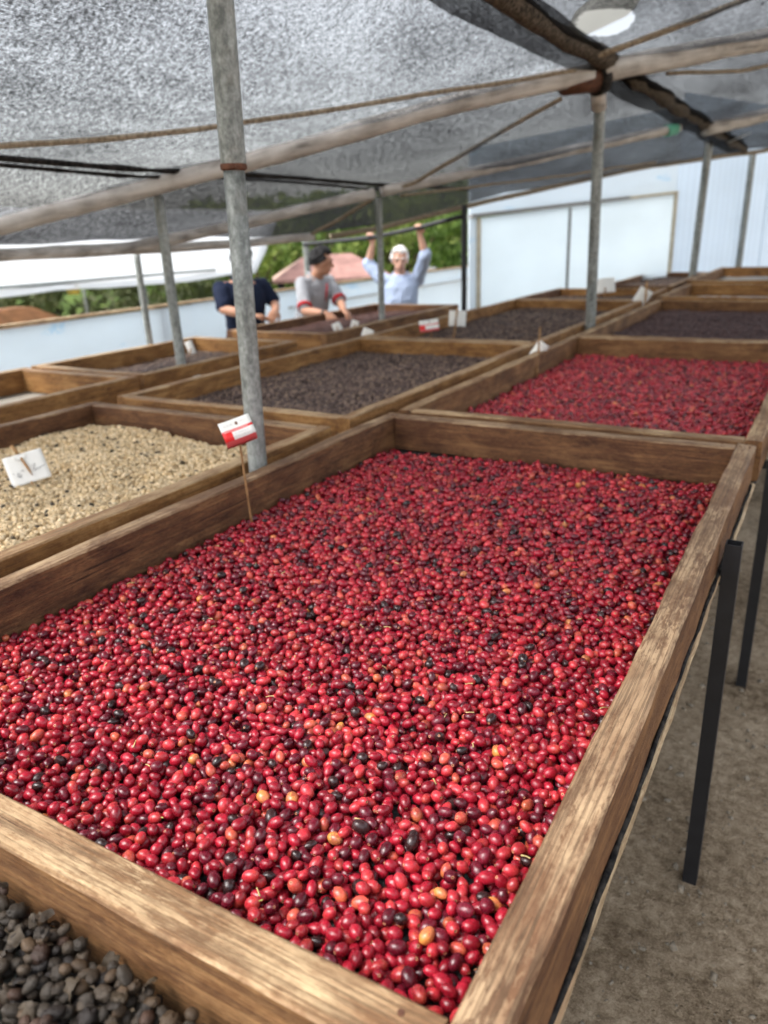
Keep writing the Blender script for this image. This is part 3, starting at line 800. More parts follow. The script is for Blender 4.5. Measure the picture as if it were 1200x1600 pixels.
v, f = heap_sheet(parch, RX0 + 0.06, RX1 - 0.06, 0.115, 2.03, 0.882, 0.03, pm); mesh_obj('coffee_bed', v, f, pm, parch, smooth=True)
def parch_mask(x, y):
    return not (y > 1.97 and noise.noise(Vector((x * 4, 0, 1))) * 0.2 + 2.06 < y)
bed(RX0 + 0.06, RX1 - 0.06, 0.3, 2.04, 0.882, 26000, 0.0062, CREAM, BE, 'bean_scatter', 'parchment_beans', 'cream coloured parchment coffee beans heaped in their tray', 'coffee beans', 0.03, parch_mask)
n = 200
bed(RX0 + 0.06, RX1 - 0.06, 0.3, 2.03, 0.887, n, 0.0062, [(0.035, 0.03, 0.024), (0.09, 0.07, 0.045), (0.05, 0.045, 0.03)], BE, 'bean_scatter', 'discoloured_beans', 'dark discoloured beans dotted over the cream parchment coffee', 'coffee beans', 0.03)

# ------------------------------------------------------------------ shed: posts, poles, ropes, shade cloth
def roof_z(x): return 2.894 + 0.34 * x
def pipe_post(label, base, top, r=0.026, mat='galv', seg=16):
    bx, by = base; gz = ground_z(bx, by)
    pts = poly([(0, 0, 0), (top[0] - bx, top[1] - by, top[2] - gz)], 24)
    pts = [q + Vector((0.002 * noise.noise(q * 3 + Vector((bx, by, 0))), 0.002 * noise.noise(q * 3 + Vector((by, bx, 4))), 0)) for q in pts]
    v, f = tube_geo(pts, r, seg)
    o = mesh_obj('shade_post', v, f, M[mat], None, smooth=True, loc=(bx, by, gz))
    return tag(o, label, 'post', 'posts holding up the shade cloth')

# foremost post: two pipes joined by a rusty clamp
pa = empty('shade_post', (-1.418, 1.665, 0.0)); tag(pa, 'foremost grey galvanised post with rusty joint beside the red card', 'post', 'posts holding up the shade cloth')
def apt(z): return Vector((0.010 * (z - 1.0) + (0.012 * (z - 1.0) if z > 1.0 else 0), 0.0, z))
v, f = tube_geo([apt(0.0), apt(0.5), apt(1.0), apt(1.4), apt(1.79)], 0.0275, 20); mesh_obj('lower_pipe', v, f, M['galv'], pa, smooth=True)
v, f = tube_geo([apt(1.775), apt(1.79), apt(1.95), apt(2.2), apt(2.44)], [0.0315, 0.033, 0.033, 0.033, 0.033], 20); mesh_obj('upper_pipe', v, f, M['galv'], pa, smooth=True)
g = Geo(); g.add(tube_geo([apt(1.770), apt(1.774), apt(1.781), apt(1.786)], [0.029, 0.0345, 0.0350, 0.0335], 20))
for a in (-0.6, 2.2):
    g.add(tube_geo([apt(1.777) + Vector((math.cos(a) * 0.03, math.sin(a) * 0.03, 0)), apt(1.777) + Vector((math.cos(a) * 0.046, math.sin(a) * 0.046, -0.002))], 0.006, 6))
mesh_obj('clamp', g.v, g.f, M['rust'], pa)

pipe_post('thin grey post left of the foremost post, rising from the row of left trays', (-3.03, 3.02), (-3.06, 3.03, 1.83), 0.026)
pc = pipe_post('grey post at right of centre under the beam crossing with rusty joint', (-1.44, 5.32), (-1.405, 5.1, 2.38), 0.034)
pipe_post('short slim post farthest left beside the white wall', (-4.03, 3.75), (-4.02, 3.72, 1.575), 0.022)
pipe_post('slim grey post standing in front of the white-haired man', (-3.08, 5.25), (-3.03, 5.2, 1.86), 0.024)
pipe_post('slender post right of the beam crossing post, before the ribbed wall', (-1.60, 10.25), (-1.50, 10.0, 2.45), 0.045)
pipe_post('far right post in front of the ribbed wall', (-1.33, 12.6), (-1.28, 12.4, 2.50), 0.045)
pipe_post('black post at the corner where the panel wall begins', (-3.10, 6.86), (-3.09, 6.86, 1.83), 0.026, 'black_steel')
pipe_post('grey post behind the man in the grey polo', (-4.93, 6.90), (-4.93, 6.90, 1.60), 0.034)

def beam(label, pts, r0_, r1_, mat='pole', n=40, wob=0.008, name='roof_beam', cat='beam', group='poles under the shade cloth', seg=12):
    q = poly(pts, n); c = (q[0] + q[-1]) / 2
    d = (q[-1] - q[0]).normalized(); rq = d.to_track_quat('X', 'Z'); inv = rq.inverted()
    loc = []; rad = []
    for i, w in enumerate(q):
        k = i / (n - 1); w = w + Vector((0, wob * noise.noise(w * 2.2), wob * noise.noise(w * 2.2 + Vector((5, 5, 5)))))
        loc.append(inv @ (w - c)); rad.append((r0_ + (r1_ - r0_) * k) * (1 + 0.10 * noise.noise(w * 6) + 0.06 * noise.noise(w * 17)))
    v, f = tube_geo(loc, rad, seg)
    o = mesh_obj(name, v, f, M[mat], None, smooth=True, loc=c, rot=rq.to_euler())
    return tag(o, label, cat, group)
def RP(x, y, dz=0.0): return (x, y, roof_z(x) + dz)
beam('long weathered pole from upper left edge down to the beam crossing', [RP(-4.1, 1.6, 0.01), RP(-3.47, 2.4, -0.01), RP(-3.02, 3.01, 0.01), RP(-2.72, 3.31), RP(-1.94, 4.1), RP(-1.40, 4.84)], 0.036, 0.052)
beam('thick pale pole rising from beam crossing to the upper right edge', [RP(-1.36, 4.90, 0.0), RP(-0.62, 6.06), RP(0.6, 8.0)], 0.062, 0.068, wob=0.006)
beam('pole from the left edge to the crossing above the white-haired man', [RP(-3.86, 2.3, -0.01), RP(-3.84, 3.5, -0.01), RP(-3.45, 4.28), RP(-2.98, 5.04)], 0.033, 0.038)
beam('pale pole running right from above the white-haired man to a green tie', [RP(-2.94, 5.10), RP(-2.21, 6.46), RP(-1.45, 7.87)], 0.038, 0.038)
beam('short pole at the right edge below the thick pale pole', [RP(-1.34, 8.62), RP(-0.87, 9.33), RP(0.3, 11.2)], 0.06, 0.06)
tag(mesh_obj('cable_tie', *tube_geo([RP(-1.53, 7.72), RP(-1.47, 7.83)], 0.052, 10), simple('green_tie', (0.12, 0.45, 0.32), 0.5)), 'small green tie wrapped around the pale pole end', 'tie')
beam('dark horizontal bar the white-haired man holds', [(-4.93, 6.87, 1.535), (-4.1, 6.85, 1.578), (-3.556, 6.85, 1.65), (-3.10, 6.85, 1.735)], 0.020, 0.020, 'black_steel', wob=0.002, name='grab_bar', cat='bar', group='bars')
def FAR(x):
    pts = [(-4.2, 4.6), (-3.9, 5.4), (-3.62, 6.28), (-3.11, 7.13), (-2.71, 7.95), (-2.08, 9.28), (-1.13, 12.79), (3.6, 22)]
    for (a, b), (c, d) in zip(pts, pts[1:]):
        if x <= c: return b + (d - b) * (x - a) / (c - a)
    return 22
beam('pale hem pole along the low left edge of the shade cloth', [(-3.9, -2, 1.57), (-3.9, 2.66, 1.57), (-3.89, 3.81, 1.565), (-3.86, 4.75, 1.585), (-3.80, 5.42, 1.61)], 0.026, 0.03)
beam('far edge cord of the shade cloth above the panel wall', [RP(x, FAR(x) - 0.02, 0.0) for x in (-3.8, -3.62, -3.11, -2.71, -2.08, -1.13, 0.5)], 0.022, 0.03, 'rope', name='edge_rope', cat='rope', group='ropes')
def rope(label, pts, r=0.009, mat='rope', wob=0.01):
    return beam(label, pts, r, r, mat, 50, wob, 'rope', 'rope', 'ropes under the shade cloth', 7)
rope('long tan rope strung across upper left under the cloth', [RP(-3.1, 1.2, -0.03), RP(-2.71, 1.94, -0.02), RP(-2.42, 2.64, -0.03), RP(-1.99, 3.51, -0.02), RP(-1.41, 4.59, -0.02)], 0.011)
rope('diagonal tan rope from beam crossing to the man-side crossing', [RP(-2.90, 5.16, -0.01), RP(-2.78, 5.30, 0.0), RP(-1.60, 4.95, -0.02)], 0.014)
rope('tan rope leaving the beam crossing to the top right edge', [RP(-1.33, 4.62, 0.01), RP(-0.86, 4.86, 0.0), RP(-0.42, 5.1, 0.02)], 0.016)
rope('tan rope sagging behind the thick pale pole at right', [RP(-1.15, 5.7, 0.0), RP(-0.8, 6.4, -0.05), RP(-0.2, 7.6, -0.02)], 0.013)
rope('pale rope from left of grey post to corner of the cloth', [RP(-3.03, 5.10, -0.02), RP(-3.4, 5.15, -0.03), RP(-3.72, 5.3, 0.0)], 0.014)
rope('thin loose cord sagging right from above the white-haired man', [RP(-2.9, 5.3, -0.04), RP(-2.3, 7.2, -0.08), RP(-1.9, 9.2, -0.02)], 0.010)

# rolled seams where the cloth panels are laced together
def seam(label, x, y0, y1, r, mat, sag):
    q = []; rad = []
    for i in range(70):
        y = y0 + (y1 - y0) * i / 69
        q.append((x + 0.02 * noise.noise(Vector((y * 1.7, x, 0))), y, roof_z(x) + 0.045 + sag * noise.noise(Vector((y * 0.9, x, 5)))))
        rad.append(r * (1 + 0.45 * noise.noise(Vector((y * 5, x, 9))) + 0.25 * noise.noise(Vector((y * 14, x, 1)))))
    v, f = tube_geo(q, rad, 10)
    return tag(mesh_obj('net_seam', v, f, M[mat], None, smooth=True), label, 'net seam', 'rolled seams of the shade cloth')
seam('thick dirty rolled seam running through the beam crossing', -1.34, 0.35, 12.0, 0.05, 'dirty_net', 0.02)
seam('black rolled seam meeting the left post top', -2.94, 0.35, 6.6, 0.013, 'black_net', 0.012)
seam('second black cord just below the left seam', -3.0, 0.35, 5.2, 0.009, 'black_net', 0.02)

def BEAM_Y(x): return 4.83 + (x + 1.38) * 1.17
def net_panel(label, xa, xb, sag, ya, yb, mat, NY):
    NX = 14; v = []; uvs = []
    for j in range(NY + 1):
        for i in range(NX + 1):
            k = i / NX; x = xa + (xb - xa) * k; y = ya(x) + (yb(x) - ya(x)) * j / NY
            z = roof_z(x) + 0.055 - sag * math.sin(PI * k) ** 1.0 * (0.75 + 0.45 * noise.noise(Vector((y * 0.7, xa, 0))))
            z += 0.022 * noise.noise(Vector((x * 2.6, y * 1.3, 7))) + 0.010 * noise.noise(Vector((x * 7 + y * 3, y * 2.0, 3)))
            v.append((x, y, z)); uvs.append((x * 1.056, y))
    w = NX + 1
    f = [(j * w + i, j * w + i + 1, (j + 1) * w + i + 1, (j + 1) * w + i) for j in range(NY) for i in range(NX)]
    o = mesh_obj('shade_net', v, f, M[mat], None, smooth=True)
    uvl = o.data.uv_layers.new(name='UVMap')
    li = [q for p in f for q in p]
    uvl.data.foreach_set('uv', [c for q in li for c in uvs[q]])
    return tag(o, label, 'shade cloth', 'panels of black shade cloth')
NEARY = lambda x: 0.35  # unseen near edge, cut short to let sky light onto the front tray
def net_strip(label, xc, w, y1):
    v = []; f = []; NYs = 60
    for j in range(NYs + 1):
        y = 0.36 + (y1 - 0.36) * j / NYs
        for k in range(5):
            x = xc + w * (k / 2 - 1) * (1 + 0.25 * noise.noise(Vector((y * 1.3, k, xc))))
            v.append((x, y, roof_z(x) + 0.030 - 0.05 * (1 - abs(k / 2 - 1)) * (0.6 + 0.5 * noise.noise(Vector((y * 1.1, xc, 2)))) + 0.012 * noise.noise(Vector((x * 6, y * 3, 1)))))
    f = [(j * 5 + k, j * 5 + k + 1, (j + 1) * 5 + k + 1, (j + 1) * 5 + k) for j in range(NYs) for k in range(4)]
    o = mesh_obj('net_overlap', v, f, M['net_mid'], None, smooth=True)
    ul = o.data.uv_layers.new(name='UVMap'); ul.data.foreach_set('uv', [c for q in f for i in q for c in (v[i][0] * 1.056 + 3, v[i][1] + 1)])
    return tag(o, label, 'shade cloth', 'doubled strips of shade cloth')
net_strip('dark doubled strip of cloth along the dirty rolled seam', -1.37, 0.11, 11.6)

net_panel('narrow near strip of shade cloth left of the black seam', -3.9, -2.945, 0.05, NEARY, BEAM_Y, 'net', 50)
net_panel('bright panel of shade cloth filling the upper left of the picture', -2.945, -1.345, 0.10, NEARY, BEAM_Y, 'net', 60)
net_panel('near panel of shade cloth right of the dirty rolled seam', -1.345, 0.55, 0.13, NEARY, BEAM_Y, 'net_mid', 60)
net_panel('panel of shade cloth over the dirt path', 0.55, 1.3, 0.05, NEARY, BEAM_Y, 'net', 60)
net_panel('low darker panel of shade cloth by the left hem pole', -3.9, -2.945, 0.05, BEAM_Y, FAR, 'net_slant_dark', 30)  # cloth split under the beam; far pieces carry the painted slant-view darkening
net_panel('dark middle panel of shade cloth behind the long pole', -2.945, -1.345, 0.10, BEAM_Y, FAR, 'net_slant_dark', 40)
net_panel('dark far panel of shade cloth below the thick pale pole', -1.345, 0.55, 0.13, BEAM_Y, FAR, 'net_slant_dark', 50)
net_panel('dark far panel of shade cloth at the right over the path', 0.55, 1.3, 0.05, BEAM_Y, FAR, 'net_slant_dark', 50)

def scrap(label, c, w, h, seed, ang):
    n = 18; v = [Vector((0, 0, 0.004))]; f = []
    for i in range(n):
        a = 2 * PI * i / n; k = 1 + 0.22 * noise.noise(Vector((math.cos(a) * 1.7, math.sin(a) * 1.7, seed)))
        v.append(Vector((math.cos(a) * w * k, math.sin(a) * h * k, 0.006 * noise.noise(Vector((a * 2, seed, 0))))))
    f = [(0, 1 + i, 1 + (i + 1) % n) for i in range(n)]
    o = mesh_obj('plastic_scrap', v, f, M['white_plastic'], None, loc=c, rot=(0, -math.atan(0.34), ang))
    md = o.modifiers.new('thick', 'SOLIDIFY'); md.thickness = 0.003
    return tag(o, label, 'plastic scrap', 'white plastic scraps on the shade cloth')
scrap('large white plastic scrap caught under the cloth at beam crossing', (-1.17, 4.26, roof_z(-1.17) + 0.09), 0.18, 0.34, 1.0, 0.25)
scrap('small white plastic scrap by the far right beam', (-1.20, 10.05, roof_z(-1.2) - 0.02), 0.11, 0.25, 4.0, 0.3)
# rusty joint at the beam crossing
j = empty('pipe_joint', (-1.39, 4.9, 2.40)); tag(j, 'rusty pipe joint where the poles cross over the grey post', 'pipe joint')
v, f = tube_geo([(-0.13, -0.17, -0.03), (0.02, 0.02, 0.0)], [0.066, 0.07], 12); mesh_obj('collar', v, f, M['rust'], j, smooth=True)
v, f = tube_geo([(-0.01, 0.16, -0.14), (0.0, 0.06, 0.02)], [0.045, 0.05], 12); mesh_obj('socket', v, f, M['pole'], j, smooth=True)
v, f = tube_geo([(0.0, 0.0, -0.01), (0.035, 0.05, 0.005)], [0.085, 0.085], 12); mesh_obj('tape', v, f, M['black_net'], j, smooth=True)

# ------------------------------------------------------------------ walls of plastic sheeting
lw = empty('sheeting_wall', (-5.0, 6.0, -0.16)); tag(lw, 'low white wall of pale blue plastic sheeting behind the men', 'wall')
def lw_sheet(name, y0, y1, z0, z1, x, th, mat):
    v, f = box_geo(x - th, x, y0 - 6, y1 - 6, z0 + 0.16, z1 + 0.16); return mesh_obj(name, v, f, mat, lw)
for k, (ya, yb) in enumerate(((0.2, 3.0), (3.004, 5.2), (5.204, 7.0), (7.004, 9.2), (9.204, 11.5))):
    lw_sheet('sheet', ya, yb, -0.155, 1.085 - 0.006 * (k % 2), 0.012 * (k % 2), 0.02, M['wall_sheet'])
lw_sheet('ledge', 6.6, 11.5, 0.905, 0.925, 0.05, 0.05, simple('grey_ledge', (0.5, 0.5, 0.48), 0.7))
lw_sheet('top_rail', 0.2, 11.5, 1.088, 1.11, 0.03, 0.06, M['wood_pale'])
for yy in (0.4, 2.6, 4.8, 7.0, 9.2, 11.3): lw_sheet('stake', yy - 0.03, yy + 0.03, -0.158, 1.086, -0.026, 0.06, M['wood_pale'])

WA = Vector((-3.27, 7.39, 0)); WD = Vector((2.3, 6.2, 0)).normalized(); WANG = math.atan2(WD.y, WD.x)
rw = empty('greenhouse_wall', (WA.x, WA.y, -0.15), WANG); tag(rw, 'tall pale blue wall with framed panels and ribbed sheeting at right', 'wall')
def wpart(name, s0, s1, z0, z1, y0, y1, mat, top=None):
    """s along the wall, y towards the far side"""
    v, f = box_geo(s0, s1, y0, y1, z0 + 0.15, z1 + 0.15)
    if top is not None: v[5] = (v[5][0], v[5][1], top + 0.15); v[6] = (v[6][0], v[6][1], top + 0.15)
    return mesh_obj(name, v, f, mat, rw)
M['frame_beige'] = simple('beige_frame', (0.52, 0.46, 0.34), 0.7, 0.2, 10)
M['frame_dark'] = simple('grey_frame', (0.24, 0.24, 0.23), 0.6, 0.2, 10)
def ws(x, y): return (Vector((x, y, 0)) - WA).dot(WD)
s_l, s_m, s_r = 0.10, ws(-2.72, 8.87), ws(-1.97, 10.88)
wpart('sheet', 0.0, s_l - 0.004, -0.1, 1.76, 0.0, 0.02, M['wall_sheet'])
wpart('pane', s_l + 0.03, s_m - 0.015, -0.1, 1.72, -0.004, 0.012, M['panel_sheet'], 1.82)
wpart('pane', s_m + 0.015, s_r - 0.03, -0.1, 1.822, -0.004, 0.012, M['panel_sheet'], 1.95)
wpart('frame_post', s_l, s_l + 0.03, -0.1, 1.72, -0.03, 0.03, M['frame_beige'])
wpart('mullion', s_m - 0.014, s_m + 0.014, -0.1, 1.80, -0.02, 0.02, M['frame_dark'], 1.803)
wpart('frame_post', s_r - 0.03, s_r + 0.02, -0.1, 1.955, -0.03, 0.03, M['frame_beige'])
def slope_rail(name, s0, s1, za, zb, th, mat):
    v, f = box_geo(s0, s1, -0.034, 0.034, 0, 1)
    z = {0: za, 1: zb}
    v = [(x, y, (za if x == s0 else zb) + 0.15 + (th if zz == 1 else 0)) for x, y, zz in v]
    return mesh_obj(name, v, f, mat, rw)
slope_rail('frame_rail', s_l - 0.1, s_m + 1.1, 1.722, 1.889, 0.035, M['frame_dark'])
slope_rail('frame_rail', s_m + 1.104, s_r + 0.02, 1.890, 1.957, 0.028, M['frame_beige'])
v = [(0, 0.0, 1.885), (s_r + 0.022, 0.0, 2.115), (s_r + 0.022, 0.0, 3.1), (0, 0.0, 2.5)]
v += [(x, 0.02, z) for x, y, z in v]
mesh_obj('sheet', v, [(0, 1, 2, 3), (7, 6, 5, 4), (0, 4, 5, 1), (1, 5, 6, 2), (2, 6, 7, 3), (3, 7, 4, 0)], M['wall_sheet'], rw)
sp_ = s_r + 0.026
for k in range(7):
    wpart('ribbed_sheet', sp_, sp_ + 1.24, -0.1, 3.1, 0.0 + 0.012 * (k % 2), 0.02 + 0.012 * (k % 2), M['ribbed_sheet']); sp_ += 1.246

# white tarpaulin roof of the neighbouring drying bed
tp = empty('tarpaulin_roof', (-10.5, 8.0, -1.45)); tag(tp, 'bright white tarpaulin roof sloping down at the far left', 'tarpaulin')
NX, NY = 14, 36; v = []
for j_ in range(NY + 1):
    for i in range(NX + 1):
        k = i / NX; l = j_ / NY
        y = -4 + (15.0 + 6.4 * k) * l; x = -9 - 4.2 * k
        z = 1.10 - 0.03 * max(0, y) / 11 + 1.25 * k - 0.06 * math.sin(PI * k) + 0.03 * noise.noise(Vector((x * 1.2, y * 0.8, 0))) - 0.05 * abs(math.sin(y * 0.9)) * (1 - k)
        v.append((x + 10.5, y - 8.0, z + 1.45))
w_ = NX + 1
f = [(j_ * w_ + i, (j_ + 1) * w_ + i, (j_ + 1) * w_ + i + 1, j_ * w_ + i + 1) for j_ in range(NY) for i in range(NX)]
o = mesh_obj('tarp', v, f, M['tarp'], tp, smooth=True); md = o.modifiers.new('thick', 'SOLIDIFY'); md.thickness = 0.006
for k in (0.03, 0.97):
    for yy in (-2, 1.5, 5, 8.5, 10.6):
        x = -9 - 4.2 * k; gz = ground_z(x, yy); zt = 1.02 + 1.25 * k
        vv, ff = tube_geo([(x + 10.5, yy - 8, gz + 1.45), (x + 10.5, yy - 8, zt + 1.40)], 0.03, 8); mesh_obj('support_pole', vv, ff, M['galv'], tp, smooth=True)
vv, ff = tube_geo([(1.3, -10, 2.60), (1.3, 2.2, 2.60)], 0.022, 8); mesh_obj('cross_pole', vv, ff, M['galv'], tp, smooth=True)

# ------------------------------------------------------------------ trees and plants
def leaf_mat(name, a, b, c):
    t = NT(name); p = t.coord('Object')
    n = t.noise(p, 1.1, 3, 0.6); n2 = t.noise(p, 9, 2, 0.6)
    col = t.ramp(t.math('ADD', t.math('MULTIPLY', n, 0.6), t.math('MULTIPLY', n2, 0.4)), [(0.36, a), (0.5, b), (0.64, c)])
    t.set(color=col, rough=0.6, spec=0.25)
    tl = t.new('ShaderNodeBsdfTranslucent'); t.put(tl.inputs[0], col)
    mx = t.new('ShaderNodeMixShader'); mx.inputs[0].default_value = 0.35
    t.t.links.new(t.b.outputs[0], mx.inputs[1]); t.t.links.new(tl.outputs[0], mx.inputs[2]); t.t.links.new(mx.outputs[0], t.out.inputs[0]); return t.m
M['leaf_lime'] = leaf_mat('lime_leaves', (0.08, 0.125, 0.025), (0.20, 0.265, 0.055), (0.37, 0.40, 0.11))
M['leaf_green'] = leaf_mat('green_leaves', (0.04, 0.08, 0.014), (0.10, 0.17, 0.03), (0.20, 0.27, 0.06))
M['leaf_dark'] = leaf_mat('dark_leaves', (0.03, 0.042, 0.015), (0.08, 0.10, 0.032), (0.17, 0.18, 0.08))
M['bark'] = simple('bark', (0.10, 0.07, 0.045), 0.9, 0.4, 8, bump=0.5)
def leaves(centres, n_each, spread, size, seed):
    r = np.random.default_rng(seed); C = np.repeat(np.array(centres), n_each, 0); n = len(C)
    d = r.normal(0, 1, (n, 3)); d /= np.linalg.norm(d, axis=1)[:, None]
    c = C + d * (spread * r.uniform(0.35, 1.0, (n, 1)) ** 0.6) * np.array((1, 1, 0.75))
    a = r.normal(0, 1, (n, 3)); a /= np.linalg.norm(a, axis=1)[:, None]
    b = np.cross(a, r.normal(0, 1, (n, 3))); b /= np.linalg.norm(b, axis=1)[:, None]
    s = size * r.uniform(0.6, 1.3, (n, 1))
    V = np.stack([c - a * s, c + b * s * 0.45, c + a * s, c - b * s * 0.45], 1).reshape(-1, 3)
    return V.tolist(), [(4 * i, 4 * i + 1, 4 * i + 2, 4 * i + 3) for i in range(n)]
def tree(label, x, y, h, rad, mat, seed, name='leafy_tree', cat='tree', group='trees beyond the low wall', n=34, per=70, trunk=True, leaf=0.13):
    r = random.Random(seed); gz = ground_z(x, y) - 0.03
    t = empty(name, (x, y, gz)); tag(t, label, cat, group)
    cs = []; limbs = Geo()
    for i in range(n):
        a = r.uniform(0, 2 * PI); el = r.uniform(-0.55, 1.0); q = r.uniform(0.35, 1.0)
        cs.append((math.cos(a) * rad * q * math.sqrt(max(0.05, 1 - el * el * 0.8)), math.sin(a) * rad * q * math.sqrt(max(0.05, 1 - el * el * 0.8)), h * 0.60 + el * h * 0.36))
    limbs.add(tube_geo([(0, 0, 0), (0.03 * h, 0.02 * h, h * 0.3), (0, 0.03 * h, h * 0.62)], [0.035 * h, 0.026 * h, 0.012 * h], 8))
    for c in cs[::4]:
        limbs.add(tube_geo([(0.02 * h, 0.02 * h, h * 0.32), (c[0] * 0.5, c[1] * 0.5, h * 0.3 + (c[2] - h * 0.3) * 0.6), c], [0.014 * h, 0.009 * h, 0.003 * h], 6))
    mesh_obj('trunk', limbs.v, limbs.f, M['bark'], t, smooth=True)
    v, f = leaves(cs, per, rad * 0.34, leaf * (0.6 + 0.1 * h), seed)
    mesh_obj('crown', v, f, M[mat], t)
    return t
tree('lime green tree seen left of the white-haired man', -13.2, 23.5, 4.3, 2.3, 'leaf_lime', 1)
tree('mid green tree right behind the white-haired man', -11.6, 26.0, 4.6, 2.5, 'leaf_green', 2)
tree('yellow green bushy tree right of the white-haired man', -9.6, 24.5, 4.3, 2.2, 'leaf_lime', 3)
tree('dark leafy tree between the white-haired man and the panel wall', -9.3, 21.0, 3.7, 1.6, 'leaf_green', 4)
tree('green tree above the pink tiled roof', -15.8, 23.0, 4.2, 2.3, 'leaf_green', 5)
tree('pale green tree above the head of the man in grey polo', -17.6, 21.5, 3.9, 2.1, 'leaf_lime', 6)
tree('dull green tree just right of the tarpaulin end', -17.0, 17.5, 3.3, 1.8, 'leaf_green', 7)
tree('tall green tree far behind the dark grab bar', -14.5, 31.0, 5.0, 2.8, 'leaf_lime', 8)
tree('tall dark tree far behind the panel wall corner', -9.8, 33.0, 5.0, 2.8, 'leaf_green', 9)
k = 0
spots = [(-15.2, 8.2, 2.6), (-14.8, 10.2, 2.9), (-15.6, 12.2, 2.7), (-14.6, 13.8, 2.6), (-14.2, 15.6, 2.4), (-16.5, 6.6, 2.8), (-13.4, 9.2, 2.2), (-13.0, 12.0, 2.1)]
wds = ['first dark bush from the left edge under the tarpaulin', 'dark bush below the tarpaulin between the two thin left posts', 'dark bush under the tarpaulin left of the man in navy', 'olive bush under the tarpaulin behind the man in navy',
       'olive bush between the man in navy and the man in polo', 'dark bush showing at the left picture edge', 'low olive bush in front of the dark bushes at left', 'low olive bush beside the slim left post']
for (x, y, h), wd in zip(spots, wds):
    tree(wd, x, y, h, 1.25, 'leaf_dark', 40 + k, 'bush', 'bush', 'bushes beneath the tarpaulin', 22, 60, leaf=0.12); k += 1
def spiky(label, x, y, s, seed):
    r = random.Random(seed); t = empty('spiky_plant', (x, y, ground_z(x, y) - 0.02)); tag(t, label, 'plant', 'spiky plants beyond the low wall')
    for i in range(26):
        a = r.uniform(0, 2 * PI); l = s * r.uniform(0.7, 1.15); e = r.uniform(0.5, 1.35); w = 0.05 * s
        d = Vector((math.cos(a), math.sin(a), 0)); sd_ = Vector((-math.sin(a), math.cos(a), 0)); v = []; f = []
        for j_ in range(6):
            k = j_ / 5; p = d * (l * k * math.cos(e)) + Vector((0, 0, l * k * math.sin(e) - 0.35 * l * k * k * math.cos(e)))
            ww = w * (1 - k) ** 0.6 + 0.002; v += [p - sd_ * ww, p + Vector((0, 0, -0.3 * ww)), p + sd_ * ww]
        for j_ in range(5):
            f += [(j_ * 3, j_ * 3 + 1, j_ * 3 + 4, j_ * 3 + 3), (j_ * 3 + 1, j_ * 3 + 2, j_ * 3 + 5, j_ * 3 + 4)]
        mesh_obj('leaf', v, f, M['leaf_dark'], t, smooth=True)
spiky('spiky plant with long drooping leaves near the yellow bucket', -11.6, 8.9, 2.3, 1)
spiky('spiky plant behind the low wall left of the slim post', -11.2, 10.4, 2.1, 2)
# wooded slope in the distance
r = np.random.default_rng(5); cs = []
for i in range(420):
    a = r.uniform(R_(110), R_(133)); d = r.uniform(36, 70); x = d * math.cos(a); y = d * math.sin(a)
    cs.append((x, y, ground_z(x, y) + r.uniform(0.3, 3.2)))
v, f = leaves(cs, 34, 1.7, 0.55, 9)
tag(mesh_obj('woodland', v, f, M['leaf_lime']), 'mass of sunlit green woodland on the far slope', 'woodland', kind='stuff')

# pink roofed shelter
gz = ground_z(-11.5, 17.2)
sh = empty('roofed_shelter', (-11.6, 17.4, gz)); tag(sh, 'small open shelter with faded pink red roof behind the polo man', 'shelter')
M['roof_pink'] = simple('faded_roof', (0.34, 0.185, 0.155), 0.85, 0.35, 3, bump=0.2); M['roof_tan'] = simple('tan_roof', (0.50, 0.34, 0.26), 0.8, 0.25, 3)
zr = 1.18 - gz; ze = 0.62 - gz
hp = [(-1.6, -1.05, ze), (1.45, -1.05, ze), (1.45, 1.05, ze), (-1.6, 1.05, ze), (-0.7, 0, zr), (0.5, 0, zr)]
hp = [Matrix.Rotation(R_(38), 3, 'Z') @ Vector(p) for p in hp]
low = [p - Vector((0, 0, 0.07)) for p in hp]
for name, idx, mt in (('roof_slope', (0, 1, 5, 4), 'roof_pink'), ('roof_slope', (2, 3, 4, 5), 'roof_pink'), ('roof_hip', (1, 2, 5), 'roof_pink'), ('roof_hip', (3, 0, 4), 'roof_tan')):
    top_ = [hp[i] for i in idx]; bot = [low[i] for i in idx]; n = len(idx)
    c = sum(top_, Vector()) / n
    vv = [c + (p - c) * 0.995 for p in top_] + [c + (p - c) * 0.995 - Vector((0, 0, 0.07)) for p in top_]
    ff = [tuple(range(n)), tuple(reversed(range(n, 2 * n)))] + [(i, n + i, n + (i + 1) % n, (i + 1) % n) for i in range(n)]
    mesh_obj(name, vv, ff, M[mt], sh)
for (x, y) in ((-1.4, -0.85), (1.25, -0.85), (1.25, 0.85), (-1.4, 0.85), (0, -0.85)):
    p = Matrix.Rotation(R_(38), 3, 'Z') @ Vector((x, y, 0))
    vv, ff = box_geo(p.x - 0.06, p.x + 0.06, p.y - 0.06, p.y + 0.06, -0.05, ze + 0.03); mesh_obj('post', vv, ff, M['black_steel'], sh)

